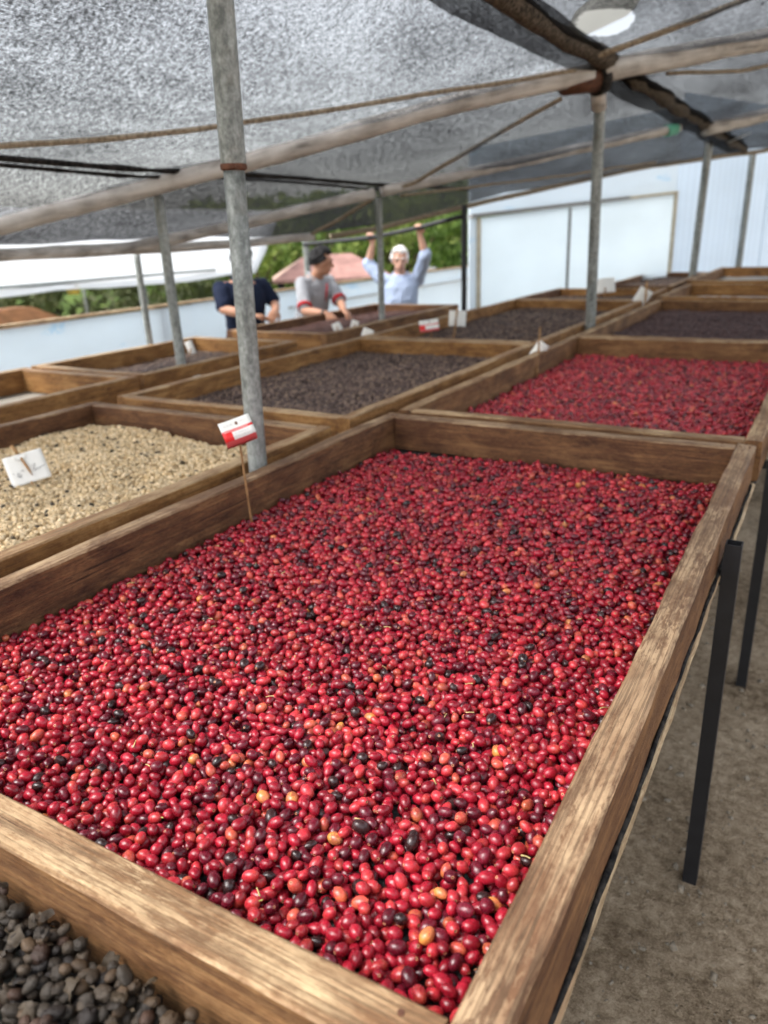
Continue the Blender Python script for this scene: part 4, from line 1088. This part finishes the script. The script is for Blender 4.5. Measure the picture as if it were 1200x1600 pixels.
# orange brick hut at the left edge, yellow barrel, white tank
gz = ground_z(-12.2, 7.6)
hut = empty('brick_hut', (-12.2, 8.0, gz)); tag(hut, 'low orange brick hut at the far left edge beyond the wall', 'hut')
M['brick'] = simple('orange_brick', (0.42, 0.19, 0.085), 0.9, 0.3, 6); M['brick_wall'] = simple('plaster', (0.55, 0.48, 0.40), 0.9, 0.15, 4)
vv, ff = box_geo(-0.5, 0.5, -0.75, 0.75, -0.05, 1.85); mesh_obj('wall', vv, ff, M['brick_wall'], hut)
vv = [(-0.7, -0.95, 1.85), (0.7, -0.95, 1.85), (0.7, 0.95, 1.85), (-0.7, 0.95, 1.85), (-0.2, -0.6, 2.12), (0.2, -0.6, 2.12), (0.2, 0.6, 2.12), (-0.2, 0.6, 2.12)]
mesh_obj('roof', vv, [(3, 2, 1, 0), (4, 5, 6, 7), (0, 1, 5, 4), (1, 2, 6, 5), (2, 3, 7, 6), (3, 0, 4, 7)], M['brick'], hut)
vv, ff = box_geo(0.502, 0.54, -0.3, 0.15, 0.0, 1.6); mesh_obj('door', vv, ff, M['frame_dark'], hut)
def lathe(prof, seg=20):
    v = []; f = []
    for (r_, z_) in prof:
        for k in range(seg): v.append((r_ * math.cos(2 * PI * k / seg), r_ * math.sin(2 * PI * k / seg), z_))
    for i in range(len(prof) - 1):
        for k in range(seg): f.append((i * seg + k, i * seg + (k + 1) % seg, (i + 1) * seg + (k + 1) % seg, (i + 1) * seg + k))
    f.append(tuple(reversed(range(seg)))); f.append(tuple(range((len(prof) - 1) * seg, len(prof) * seg))); return v, f
bk = empty('yellow_bucket', (-9.2, 7.28, 0.985)); tag(bk, 'small yellow bucket hanging below the white tarpaulin', 'bucket')
vv, ff = lathe([(0.075, 0), (0.08, 0.005), (0.095, 0.105), (0.10, 0.11), (0.09, 0.108), (0.075, 0.012)]); mesh_obj('body', vv, ff, simple('yellow_plastic', (0.70, 0.50, 0.12), 0.5, 0.1), bk, True)
vv, ff = tube_geo([(0.095, 0, 0.10), (0.06, 0, 0.16), (0, 0, 0.18), (-0.06, 0, 0.16), (-0.095, 0, 0.10)], 0.004, 6); mesh_obj('handle', vv, ff, M['galv'], bk, True)
gz = ground_z(-8.0, 15.9)
tk = empty('water_tank', (-8.0, 15.9, gz)); tag(tk, 'rounded white tank top above the low wall beside white-haired man', 'tank')
vv, ff = lathe([(0.62, 0), (0.66, 0.06), (0.66, 1.55), (0.62, 1.72), (0.48, 1.9), (0.28, 2.0), (0.14, 2.03)], 28); mesh_obj('body', vv, ff, M['tarp'], tk, smooth=True)
vv, ff = lathe([(0.14, 2.03), (0.15, 2.04), (0.15, 2.09), (0.05, 2.10)], 18); mesh_obj('lid', vv, ff, M['frame_dark'], tk, smooth=True)

# ------------------------------------------------------------------ cards on sticks
def card_mat(kind):
    t = NT('printed_card' if kind == 'red' else 'plain_card'); uv = t.coord('UV')
    sx = t.new('ShaderNodeSeparateXYZ'); t.put(sx.inputs[0], uv); u, v_ = sx.outputs[0], sx.outputs[1]
    def rect(u0, u1, v0, v1):
        a = t.math('MULTIPLY', t.math('GREATER_THAN', u, u0), t.math('LESS_THAN', u, u1)); b = t.math('MULTIPLY', t.math('GREATER_THAN', v_, v0), t.math('LESS_THAN', v_, v1))
        return t.math('MULTIPLY', a, b)
    n = t.noise(uv, 6, 3, 0.5)
    col = t.mix(n, (0.78, 0.76, 0.70), (0.86, 0.85, 0.80))
    if kind == 'red':
        txt = t.ramp(t.noise(t.mapping(uv, (38, 9, 1)), 1.0, 2, 0.6), [(0.50, 0.0), (0.56, 1.0)])
        col = t.mix(t.math('MULTIPLY', t.math('MULTIPLY', txt, rect(0.10, 0.45, 0.76, 0.84)), 0.45), col, (0.3, 0.25, 0.22))
        col = t.mix(t.math('MULTIPLY', t.math('MULTIPLY', txt, rect(0.66, 0.86, 0.80, 0.86)), 0.45), col, (0.3, 0.25, 0.22))
        d = t.vmath('MULTIPLY', t.vmath('SUBTRACT', uv, (0.54, 0.80, 0)), (1.0, 0.62, 0))
        ln = t.new('ShaderNodeVectorMath', operation='LENGTH'); t.put(ln.inputs[0], d)
        col = t.mix(t.math('LESS_THAN', ln.outputs['Value'], 0.045), col, (0.16, 0.07, 0.03))
        col = t.mix(rect(0, 1, 0.52, 0.62), col, (0.72, 0.03, 0.03))
        col = t.mix(rect(0.06, 0.84, 0.555, 0.59), col, (0.82, 0.42, 0.40))
        col = t.mix(rect(0, 0.30, 0.20, 0.53), col, (0.78, 0.025, 0.025))
        col = t.mix(rect(0.0, 1.0, 0.0, 0.21), col, (0.62, 0.10, 0.10))
        col = t.mix(t.math('MULTIPLY', t.math('MULTIPLY', txt, rect(0.40, 0.88, 0.40, 0.45)), 0.5), col, (0.25, 0.25, 0.28))
        col = t.mix(t.math('MULTIPLY', t.math('MULTIPLY', txt, rect(0.36, 0.92, 0.28, 0.32)), 0.5), col, (0.25, 0.25, 0.28))
    t.set(color=col, rough=0.4, spec=0.4); return t.m
M['card_red'] = card_mat('red'); M['card_white'] = card_mat('white')
M['stick'] = wood('stick_wood', (0.16, 0.075, 0.03), (0.38, 0.20, 0.08), (0.52, 0.32, 0.15), (0.38, 0.20, 0.08), (0.55, 0.36, 0.18))
M['ink'] = simple('ink', (0.10, 0.10, 0.11), 0.7, 0.1)
CAMP = Vector((0, 0, CAM_H))
def card_frame(c, tilt, rollA, turn=0.0):
    d = (CAMP - c); d.z = 0; d.normalize(); d = Matrix.Rotation(turn, 3, 'Z') @ d
    nrm = d * math.cos(tilt) + Vector((0, 0, math.sin(tilt)))
    x = Vector((0, 0, 1)).cross(nrm).normalized(); y = nrm.cross(x)
    mm = Matrix((x, y, nrm)).transposed()
    return mm @ Matrix.Rotation(rollA, 3, 'Z')
def card(label, c, w, h, mat, tilt, rollA, curl, stick=None, name='label_card', turn=0.0, pinch=0.0, sr=0.0028):
    c = Vector(c); root = empty(name, c); tag(root, label, 'label card', 'cards marking the trays')
    fr = card_frame(c, tilt, rollA, turn); n = 12; m_ = 8; v = []; uvs = []
    for j_ in range(n + 1):
        for i in range(m_ + 1):
            u = i / m_; t_ = j_ / n; yy = (t_ - 0.5) * h
            a = max(0, 0.42 - t_) * curl
            z = -0.5 * h * a * a - pinch * w * (2 * u - 1) ** 2 + 0.012 * w * math.sin(5 * u + 2)
            yy += 0.22 * h * a * a * 0.4
            v.append(fr @ Vector(((u - 0.5) * w * (1 - 0.1 * pinch), yy, z))); uvs.append((u, t_))
    wv = m_ + 1; f = [(j_ * wv + i, j_ * wv + i + 1, (j_ + 1) * wv + i + 1, (j_ + 1) * wv + i) for j_ in range(n) for i in range(m_)]
    o = mesh_obj('paper', v, f, M[mat], root, smooth=True)
    ul = o.data.uv_layers.new(name='UVMap'); ul.data.foreach_set('uv', [q for p in f for i in p for q in uvs[i]])
    md = o.modifiers.new('thick', 'SOLIDIFY'); md.thickness = 0.0006; md.offset = -1
    if stick:
        a, b = Vector(stick[0]) - c, Vector(stick[1]) - c
        d = b - a; rq = d.to_track_quat('X', 'Z'); pts = [(d.length * k / 8, 0.0006 * math.sin(k * 1.3), 0.0006 * math.cos(k)) for k in range(9)]
        vv, ff = tube_geo(pts, [sr * (1 + 0.1 * math.sin(k * 2)) for k in range(9)], 8)
        mesh_obj('stick', vv, ff, M['stick'], root, True, a, rq.to_euler())
    return root, fr
card('curled red and white printed card on a brown stick in near tray', (-1.285, 1.445, 1.143), 0.083, 0.068, 'card_red', 0.62, 0.30, 2.2, ((-1.277, 1.453, 0.872), (-1.292, 1.452, 1.135)))
wc, fr = card('white handwritten card pegged on a stick in parchment tray', (-2.13, 1.40, 0.955), 0.118, 0.098, 'card_white', 0.5, 0.16, 0.0, None, pinch=0.03)
def loc_tube(pts, r_, name, mat, parent, seg=6):
    vv, ff = tube_geo([fr @ Vector(p) for p in pts], r_, seg); return mesh_obj(name, vv, ff, M[mat], parent, smooth=True)
loc_tube([(-0.018, 0.082, -0.004), (-0.010, 0.052, 0.001)], 0.0055, 'stick', 'stick', wc)
loc_tube([(-0.006, 0.034, 0.003), (0.002, -0.004, 0.004), (0.0065, -0.030, 0.003)], [0.004, 0.0042, 0.001], 'peg', 'stick', wc)
loc_tube([(-0.003, -0.045, -0.004), (0.004, -0.11, -0.02)], 0.005, 'stick', 'stick', wc)
loc_tube([(-0.028, 0.046, 0.0015), (-0.022, 0.030, 0.002), (0.004, 0.033, 0.002), (0.008, 0.047, 0.0015)], 0.0022, 'tape', 'card_white', wc)
def hand(pts, parent):
    return loc_tube([(x, y, 0.0006 - 0.0004 * abs(x) * 10) for x, y in pts], 0.0007, 'handwriting', 'ink', parent, 4)
hand([(0.014, 0.001), (0.026, 0.006), (0.016, -0.013), (0.020, -0.016), (0.026, -0.011), (0.030, -0.014), (0.033, -0.009), (0.036, -0.013), (0.040, -0.008), (0.046, -0.010), (0.051, -0.006)], wc)
hand([(-0.043, -0.006), (-0.043, -0.010)], wc)
hand([(-0.034, -0.020), (-0.030, -0.008), (-0.025, -0.012), (-0.029, -0.022), (-0.034, -0.019), (-0.026, -0.026), (-0.021, -0.016)], wc)
hand([(-0.020, -0.006), (-0.014, -0.004), (-0.012, -0.008)], wc)
card('far red and white card lying on its tray divider', (-2.44, 4.82, 0.995), 0.135, 0.085, 'card_red', 0.5, 0.12, 1.2, ((-2.44, 4.86, 0.885), (-2.44, 4.84, 0.99)), sr=0.004)
card('curled white card on a pale stick beside the far red card', (-2.31, 5.01, 1.025), 0.125, 0.11, 'card_white', 0.2, -0.05, 0.8, ((-2.315, 4.95, 0.878), (-2.30, 4.99, 1.10)), pinch=0.22, sr=0.007)
card('folded white and pink card on the stick at the second tray rail', (-1.345, 3.95, 0.985), 0.07, 0.10, 'card_white', 0.1, -0.6, 0.5, ((-1.30, 3.80, 0.875), (-1.355, 3.99, 1.105)), pinch=0.35, sr=0.0055)
card('small white tag on a stick at the rail right of the grey post', (-1.47, 7.00, 1.01), 0.12, 0.15, 'card_white', 0.1, -0.5, 0.5, ((-1.43, 6.95, 0.90), (-1.44, 7.0, 1.14)), pinch=0.3, sr=0.009)
card('white card standing in the coffee under the wall panels', (-2.11, 8.25, 1.02), 0.19, 0.15, 'card_white', 0.2, 0.1, 0.5, ((-2.11, 8.22, 0.90), (-2.11, 8.24, 1.0)), pinch=0.1, sr=0.006)
card('white slip at the fingertips of the man in grey polo', (-3.10, 4.66, 0.985), 0.065, 0.07, 'card_white', 0.3, 0.4, 0.5, ((-3.09, 4.63, 0.895), (-3.10, 4.66, 0.99)), pinch=0.15, sr=0.004)
card('second white slip right of the polo man hands', (-3.06, 4.83, 0.985), 0.055, 0.065, 'card_white', 0.3, -0.3, 0.5, ((-3.06, 4.80, 0.895), (-3.06, 4.83, 0.99)), pinch=0.15, sr=0.004)
card('white slip clipped on the rail below the polo man', (-2.70, 4.42, 0.985), 0.075, 0.06, 'card_white', 0.3, -0.4, 0.5, ((-2.705, 4.42, 0.86), (-2.70, 4.43, 0.985)), pinch=0.15, sr=0.004)
card('pale pink slip in the small dark coffee tray', (-3.72, 3.80, 0.935), 0.05, 0.09, 'card_white', 0.2, 0.3, 0.5, ((-3.72, 3.78, 0.872), (-3.72, 3.8, 0.93)), pinch=0.2, sr=0.004)
card('white tag between the middle tray and left row', (-2.80, 2.88, 0.93), 0.05, 0.05, 'card_white', 0.3, 0.2, 0.5, ((-2.80, 2.86, 0.80), (-2.80, 2.87, 0.95)), pinch=0.2, sr=0.0045)

# ------------------------------------------------------------------ people
def skin_mat(name, c):
    t = NT(name); n = t.noise(t.coord('Object'), 9, 4, 0.6)
    t.set(color=t.mix(n, tuple(x * 0.82 for x in c), c), rough=0.5, spec=0.35, sss=0.05); return t.m
def cloth_mat(name, c, var=0.2):
    t = NT(name); p = t.coord('Object'); n = t.noise(p, 14, 4, 0.6); w = t.noise(p, 400, 2, 0.5)
    t.set(color=t.mix(n, tuple(x * (1 - var) for x in c), c), rough=0.85, spec=0.15); t.bump(t.math('ADD', n, t.math('MULTIPLY', w, 0.15)), 0.4, 0.02); return t.m
def ball_geo(c, rx, ry=None, rz=None, rot=None, seg=16, rings=10):
    ry = ry or rx; rz = rz or rx; v = []; f = []; c = Vector(c)
    def tr(q): q = Vector((q[0] * rx, q[1] * ry, q[2] * rz)); return c + (rot @ q if rot is not None else q)
    v.append(tr((0, 0, 1)))
    for i in range(1, rings):
        th = PI * i / rings
        for k in range(seg): v.append(tr((math.sin(th) * math.cos(2 * PI * k / seg), math.sin(th) * math.sin(2 * PI * k / seg), math.cos(th))))
    v.append(tr((0, 0, -1)))
    for k in range(seg): f.append((0, 1 + k, 1 + (k + 1) % seg))
    for i in range(rings - 2):
        for k in range(seg): a = 1 + i * seg; f.append((a + k, a + seg + k, a + seg + (k + 1) % seg, a + (k + 1) % seg))
    a = 1 + (rings - 2) * seg
    for k in range(seg): f.append((a + (k + 1) % seg, a + k, len(v) - 1))
    return v, f
def limb(g, pts, rads):
    pts = [Vector(p) for p in pts]; q = []; r_ = []
    for i in range(len(pts) - 1):
        for k in range(5):
            t_ = k / 5; q.append(pts[i].lerp(pts[i + 1], t_)); r_.append(rads[i] + (rads[i + 1] - rads[i]) * t_)
    q.append(pts[-1]); r_.append(rads[-1])
    g.add(tube_geo(q, r_, 14)); g.add(ball_geo(pts[0], rads[0])); g.add(ball_geo(pts[-1], rads[-1]))
    for p, rr in list(zip(pts, rads))[1:-1]: g.add(ball_geo(p, rr * 1.0))
def loft(g, rows, rot):
    """rows: (centre, rx, ry) elliptical sections"""
    seg = 20; v = []; f = []
    for c, rx, ry in rows:
        for k in range(seg):
            a = 2 * PI * k / seg; v.append(Vector(c) + rot @ Vector((rx * math.cos(a), ry * math.sin(a), 0)))
    n = len(rows)
    for i in range(n - 1):
        for k in range(seg): f.append((i * seg + k, i * seg + (k + 1) % seg, (i + 1) * seg + (k + 1) % seg, (i + 1) * seg + k))
    f.append(tuple(reversed(range(seg)))); f.append(tuple(range((n - 1) * seg, n * seg))); g.add((v, f))
def fuse(name, g, mat, voxel, parent, it=6, fac=0.5):
    o = mesh_obj(name, g.v, g.f, mat, parent, smooth=True)
    md = o.modifiers.new('fuse', 'REMESH'); md.mode = 'VOXEL'; md.voxel_size = voxel; md.use_smooth_shade = True
    sm = o.modifiers.new('soft', 'SMOOTH'); sm.factor = fac; sm.iterations = it
    return o
def add_hand(g, wrist, d, pn, side, curl, s):
    """d: direction of the fingers, pn: palm normal; side: +1 puts the thumb on d x pn"""
    wrist = Vector(wrist); d = Vector(d).normalized(); pn = Vector(pn); pn = (pn - d * pn.dot(d)).normalized(); x = d.cross(pn) * side
    rot = Matrix((x, pn, d)).transposed()
    g.add(ball_geo(wrist + d * 0.045 * s, 0.040 * s, 0.017 * s, 0.055 * s, rot))
    for i, (off, ln) in enumerate(((0.030, 0.072), (0.010, 0.080), (-0.010, 0.074), (-0.029, 0.058))):
        b = wrist + (d * 0.082 + x * off) * s; a1, a2 = curl * 0.8, curl * 1.9
        p1 = b + (d * math.cos(a1) + pn * math.sin(a1)) * ln * 0.5 * s
        p2 = p1 + (d * math.cos(a2) + pn * math.sin(a2)) * ln * 0.5 * s
        limb(g, [b - d * 0.01 * s, p1, p2], [0.0095 * s, 0.0088 * s, 0.0075 * s])
    b = wrist + (d * 0.028 + x * 0.034) * s
    p1 = b + (d * 0.65 + x * 0.55 + pn * 0.4).normalized() * 0.036 * s; p2 = p1 + (d * 0.8 + x * (0.1 - 0.4 * min(1, curl)) + pn * 0.55).normalized() * 0.03 * s
    limb(g, [b, p1, p2], [0.013 * s, 0.0105 * s, 0.0085 * s])

def person(label, x, y, face, s, lean, head_turn, head_pitch, arms, skin, shirt, trouser, hairm, hair_style, sleeve, shirt_hem=0.86, open_collar=False):
    """face: heading of the chest (radians, from +X); arms: (elbow, wrist, finger dir, palm normal, thumb side, curl) in world space, right then left"""
    gz = ground_z(x, y); root = Vector((x, y, gz)); S = s
    Rz = Matrix.Rotation(face - PI / 2, 3, 'Z'); Rl = Rz @ Matrix.Rotation(-lean, 3, 'X')
    hip = Vector((0, 0, 0.93 * S))
    def T(p): return hip + Rl @ (Vector(p) * S - Vector((0, 0, 0.93 * S)))     # torso points, p as if upright
    Lw = lambda w: Vector(w) - root
    g = Geo()
    loft(g, [(T((0, 0, 0.86)), .165 * S, .11 * S), (T((0, 0, 0.95)), .165 * S, .112 * S), (T((0, 0.005, 1.06)), .142 * S, .102 * S), (T((0, 0.01, 1.20)), .158 * S, .112 * S), (T((0, 0.0, 1.33)), .175 * S, .108 * S), (T((0, -0.01, 1.42)), .15 * S, .085 * S), (T((0, -0.012, 1.47)), .07 * S, .06 * S)], Rl)
    neck0 = T((0, -0.01, 1.44)); hc = T((0, 0.035, 1.60)); Rh = Rz @ Matrix.Rotation(head_turn, 3, 'Z') @ Matrix.Rotation(-head_pitch, 3, 'X')
    limb(g, [neck0, hc + Rh @ Vector((0, -0.02, -0.07)) * S], [.060 * S, .055 * S])
    Hd = lambda p: hc + Rh @ (Vector(p) * S)
    g.add(ball_geo(Hd((0, -0.008, 0.02)), .076 * S, .094 * S, .098 * S, Rh)); g.add(ball_geo(Hd((0, 0.022, -0.045)), .058 * S, .064 * S, .070 * S, Rh))
    g.add(ball_geo(Hd((0, 0.045, -0.092)), .028 * S, .028 * S, .02 * S, Rh))
    limb(g, [Hd((0, 0.082, 0.012)), Hd((0, 0.102, -0.022))], [.010 * S, .016 * S])
    for sx in (-1, 1):
        g.add(ball_geo(Hd((sx * 0.077, -0.005, -0.01)), .010 * S, .020 * S, .032 * S, Rh)); g.add(ball_geo(Hd((sx * 0.03, 0.076, 0.026)), .026 * S, .012 * S, .010 * S, Rh))
        limb(g, [Hd((sx * 0.012, 0.088, -0.058)), Hd((sx * 0.026, 0.079, -0.055))], [.008 * S, .006 * S])
    sh = []
    for sx, (el, wr, fd, pn, ts, cu) in zip((1, -1), arms):
        a = T((sx * 0.185, -0.01, 1.40)); e = Lw(el); w = Lw(wr)
        limb(g, [T((sx * 0.10, -0.005, 1.40)), a, a.lerp(e, 0.5), e, e.lerp(w, 0.35), w], [.055 * S, .056 * S, .046 * S, .038 * S, .040 * S, .026 * S])
        add_hand(g, w, fd, pn, ts, cu, S); sh.append((a, e, w))
    for sx in (-1, 1):
        h = Vector((sx * 0.09, 0, 0.90)) * S; k = Rz @ Vector((sx * 0.105 * S, 0.02, 0.49 * S)); an = Rz @ Vector((sx * 0.11 * S, -0.01, 0.085 * S)); h = Rz @ h
        limb(g, [h, h.lerp(k, .5), k, k.lerp(an, .35), an], [.088 * S, .075 * S, .055 * S, .056 * S, .038 * S])
        limb(g, [an + Vector((0, 0, -0.035 * S)), an + Rz @ Vector((0, 0.13 * S, -0.048 * S))], [.036 * S, .030 * S])
    body = fuse('person', g, skin, 0.0062, None, 4); body.location = root; tag(body, label, 'person', 'people by the left trays')
    # shirt
    c = Geo(); u = 0.016
    loft(c, [(T((0, 0, shirt_hem)), (.178) * S + u, (.125) * S + u), (T((0, 0, 0.96)), .166 * S + u, .114 * S + u), (T((0, 0.005, 1.06)), .150 * S + u, .108 * S + u), (T((0, 0.01, 1.20)), .162 * S + u, .114 * S + u), (T((0, 0.0, 1.33)), .178 * S + u, .108 * S + u), (T((0, -0.01, 1.415)), .150 * S + u, .082 * S + u), (T((0, -0.012, 1.455)), .085 * S, .075 * S)], Rl)
    for sx, (a, e, w) in zip((1, -1), sh):
        end = a.lerp(e, sleeve) if sleeve <= 1 else e.lerp(w, sleeve - 1)
        if sleeve <= 1: limb(c, [T((sx * 0.10, -0.005, 1.395)), a, end], [.056 * S + u * .4, .056 * S + u * .5, .052 * S + u * .8])
        else: limb(c, [T((sx * 0.10, -0.005, 1.395)), a, a.lerp(e, .6), e, end], [.062 * S + u * .4, .066 * S + u * .5, .060 * S + u * .6, .052 * S + u, .046 * S + u * .6])
    for i, p in enumerate(c.v):
        c.v[i] = Vector(p)
    so = fuse('shirt', c, shirt, 0.009, body, 3)
    tx = bpy.data.textures.new('folds', 'CLOUDS'); tx.noise_scale = 0.09
    dm = so.modifiers.new('folds', 'DISPLACE'); dm.texture = tx; dm.strength = 0.022; dm.mid_level = 0.5
    # trousers and shoes
    c = Geo()
    loft(c, [(Rz @ Vector((0, 0, 0.80 * S)), .17 * S + u, .12 * S + u), (T((0, 0, 0.90)), .168 * S + u * .6, .114 * S + u * .6), (T((0, 0, 0.985)), .160 * S + u * .3, .110 * S + u * .3)], Rz)
    for sx in (-1, 1):
        h = Rz @ Vector((sx * 0.09 * S, 0, 0.86 * S)); k = Rz @ Vector((sx * 0.105 * S, 0.02, 0.49 * S)); an = Rz @ Vector((sx * 0.11 * S, -0.01, 0.10 * S))
        limb(c, [h, k, an], [.10 * S, .074 * S, .060 * S])
    fuse('trousers', c, trouser, 0.011, body, 3)
    for sx in (-1, 1):
        an = Rz @ Vector((sx * 0.11 * S, -0.01, 0.05 * S)); c = Geo(); limb(c, [an, an + Rz @ Vector((0, 0.08, 0)) * S, an + Rz @ Vector((0, 0.17, -0.006)) * S], [.050 * S, .048 * S, .040 * S])
        fuse('shoe', c, M['black_steel'], 0.01, body, 2)
    # hair: a shaggy cap that leaves the face free
    hr = random.Random(int(abs(x) * 100)); c = Geo(); cnt = 0
    while cnt < 190:
        q = Vector((hr.gauss(0, 1), hr.gauss(0, 1), hr.gauss(0, 1))).normalized()
        if (q.y > 0.28 and q.z < 0.62) or q.z < -0.5 or (q.y > 0.0 and q.z < -0.12): continue
        rr = hr.uniform(0.011, 0.021) * S; k = hr.uniform(0.97, 1.13 if hair_style == 'full' else 1.03)
        c.add(ball_geo(Hd((q.x * .078 * k, -0.012 + q.y * .096 * k, 0.026 + q.z * .101 * k)), rr, rr, rr, None, 8, 6)); cnt += 1
    fuse('hair', c, hairm, 0.006, body, 2)
    for sx in (-1, 1):
        vv, ff = ball_geo(Hd((sx * 0.031, 0.079, 0.006)), .010 * S, .008 * S, .0055 * S, Rh, 10, 6); mesh_obj('eye', vv, ff, M['eye'], body, smooth=True)
        vv, ff = tube_geo([Hd((sx * 0.012, 0.093, 0.030)), Hd((sx * 0.032, 0.090, 0.036)), Hd((sx * 0.05, 0.078, 0.028))], .0045 * S, 6); mesh_obj('eyebrow', vv, ff, hairm, body)
    vv, ff = tube_geo([Hd((-0.024, 0.084, -0.052)), Hd((0, 0.094, -0.058)), Hd((0.024, 0.084, -0.052))], [.003 * S, .0065 * S, .003 * S], 8); mesh_obj('mouth', vv, ff, M['lip'], body, smooth=True)
    # collar
    n = 18; ring = []
    for i in range(n + 1):
        a = PI / 2 + 0.35 + (2 * PI - 0.7) * i / n; ring.append(T((math.cos(a) * .076, -0.010 + math.sin(a) * .070, 1.462 - 0.022 * max(0, math.sin(a)) + 0.012 * (math.sin(a) < -0.2))))
    vv, ff = tube_geo(ring, 0.014 * S, 8); mesh_obj('collar', vv, ff, shirt, body, smooth=True)
    return body, sh, T, S
M['eye'] = simple('eye', (0.05, 0.035, 0.03), 0.2, 0.1); M['lip'] = simple('lips', (0.42, 0.16, 0.13), 0.5, 0.1)
skin1 = skin_mat('skin_tan', (0.46, 0.235, 0.145)); skin2 = skin_mat('skin_light', (0.60, 0.34, 0.24))
black_hair = simple('black_hair', (0.012, 0.011, 0.011), 0.6, 0.4, 60, bump=0.5, spec=0.15); white_hair = simple('white_hair', (0.85, 0.82, 0.76), 0.6, 0.1, 60, bump=0.5)
navy = cloth_mat('navy_cloth', (0.012, 0.018, 0.040)); grey = cloth_mat('grey_cloth', (0.33, 0.335, 0.35)); pale = cloth_mat('pale_blue_cloth', (0.40, 0.48, 0.64), 0.15); khaki = cloth_mat('khaki_cloth', (0.24, 0.19, 0.12)); dark = cloth_mat('dark_denim', (0.025, 0.03, 0.045)); red = cloth_mat('red_cloth', (0.42, 0.03, 0.035))

def ang(dx, dy): return math.atan2(dy, dx)
person('person in a navy polo shirt standing half hidden behind the foremost post', -4.27, 5.03, ang(0.90, -0.43), 1.0, 0.03, 0.0, 0.35,
       (((-4.25, 4.76, 1.085), (-4.00, 4.80, 1.035), (0.5, 0.8, -0.05), (0, 0, -1), -1, 0.5), ((-4.12, 5.26, 1.09), (-3.95, 5.05, 1.05), (0.35, -0.8, -0.2), (-0.3, -0.3, -0.6), 1, 0.6)), skin1, navy, khaki, black_hair, 'short', 0.78, 0.84)
b, sh, T, S = person('person in a grey polo with red cuffs leaning over a tray', -4.34, 6.02, ang(0.97, -0.12), 0.99, 0.30, 0.85, 0.15,
       (((-4.10, 5.66, 0.985), (-3.83, 5.60, 0.975), (0.8, 0.1, -0.45), (0.1, 0.3, -0.9), -1, 0.6), ((-3.99, 6.08, 1.02), (-3.78, 5.80, 0.985), (0.75, -0.35, -0.4), (0, -0.3, -0.9), 1, 0.6)), skin1, grey, dark, black_hair, 'full', 0.80, 0.86)
for a, e, w in sh:
    p = a.lerp(e, 0.80); d = (e - a).normalized()
    vv, ff = tube_geo([p - d * 0.005, p + d * 0.008, p + d * 0.028, p + d * 0.031], [0.066, 0.0695, 0.068, 0.058], 18); mesh_obj('cuff', vv, ff, red, b, smooth=True)
a, e, w = sh[0]; p = e.lerp(w, 0.90); d = (w - e).normalized()
vv, ff = tube_geo([p - d * 0.012, p + d * 0.012], 0.034, 16); mesh_obj('wristwatch', vv, ff, M['black_steel'], b, smooth=True)
vv, ff = tube_geo([T((0.0, 0.132, 1.44)), T((0.0, 0.146, 1.36)), T((0.0, 0.148, 1.28))], [0.006, 0.009, 0.006], 8); mesh_obj('placket', vv, ff, red, b, smooth=True)
person('white-haired person in a pale blue shirt holding the overhead bar with both hands', -3.87, 7.02, ang(0.42, -0.90), 0.945, -0.02, 0.1, 0.12,
       (((-4.20, 6.95, 1.325), (-4.11, 6.90, 1.525), (0.05, -0.25, 1), (0.1, -1, 0.1), -1, 0.95), ((-3.545, 6.95, 1.40), (-3.575, 6.90, 1.585), (0.05, -0.25, 1), (0.1, -1, 0.1), 1, 0.95)), skin2, pale, dark, white_hair, 'full', 1.12, 0.84)
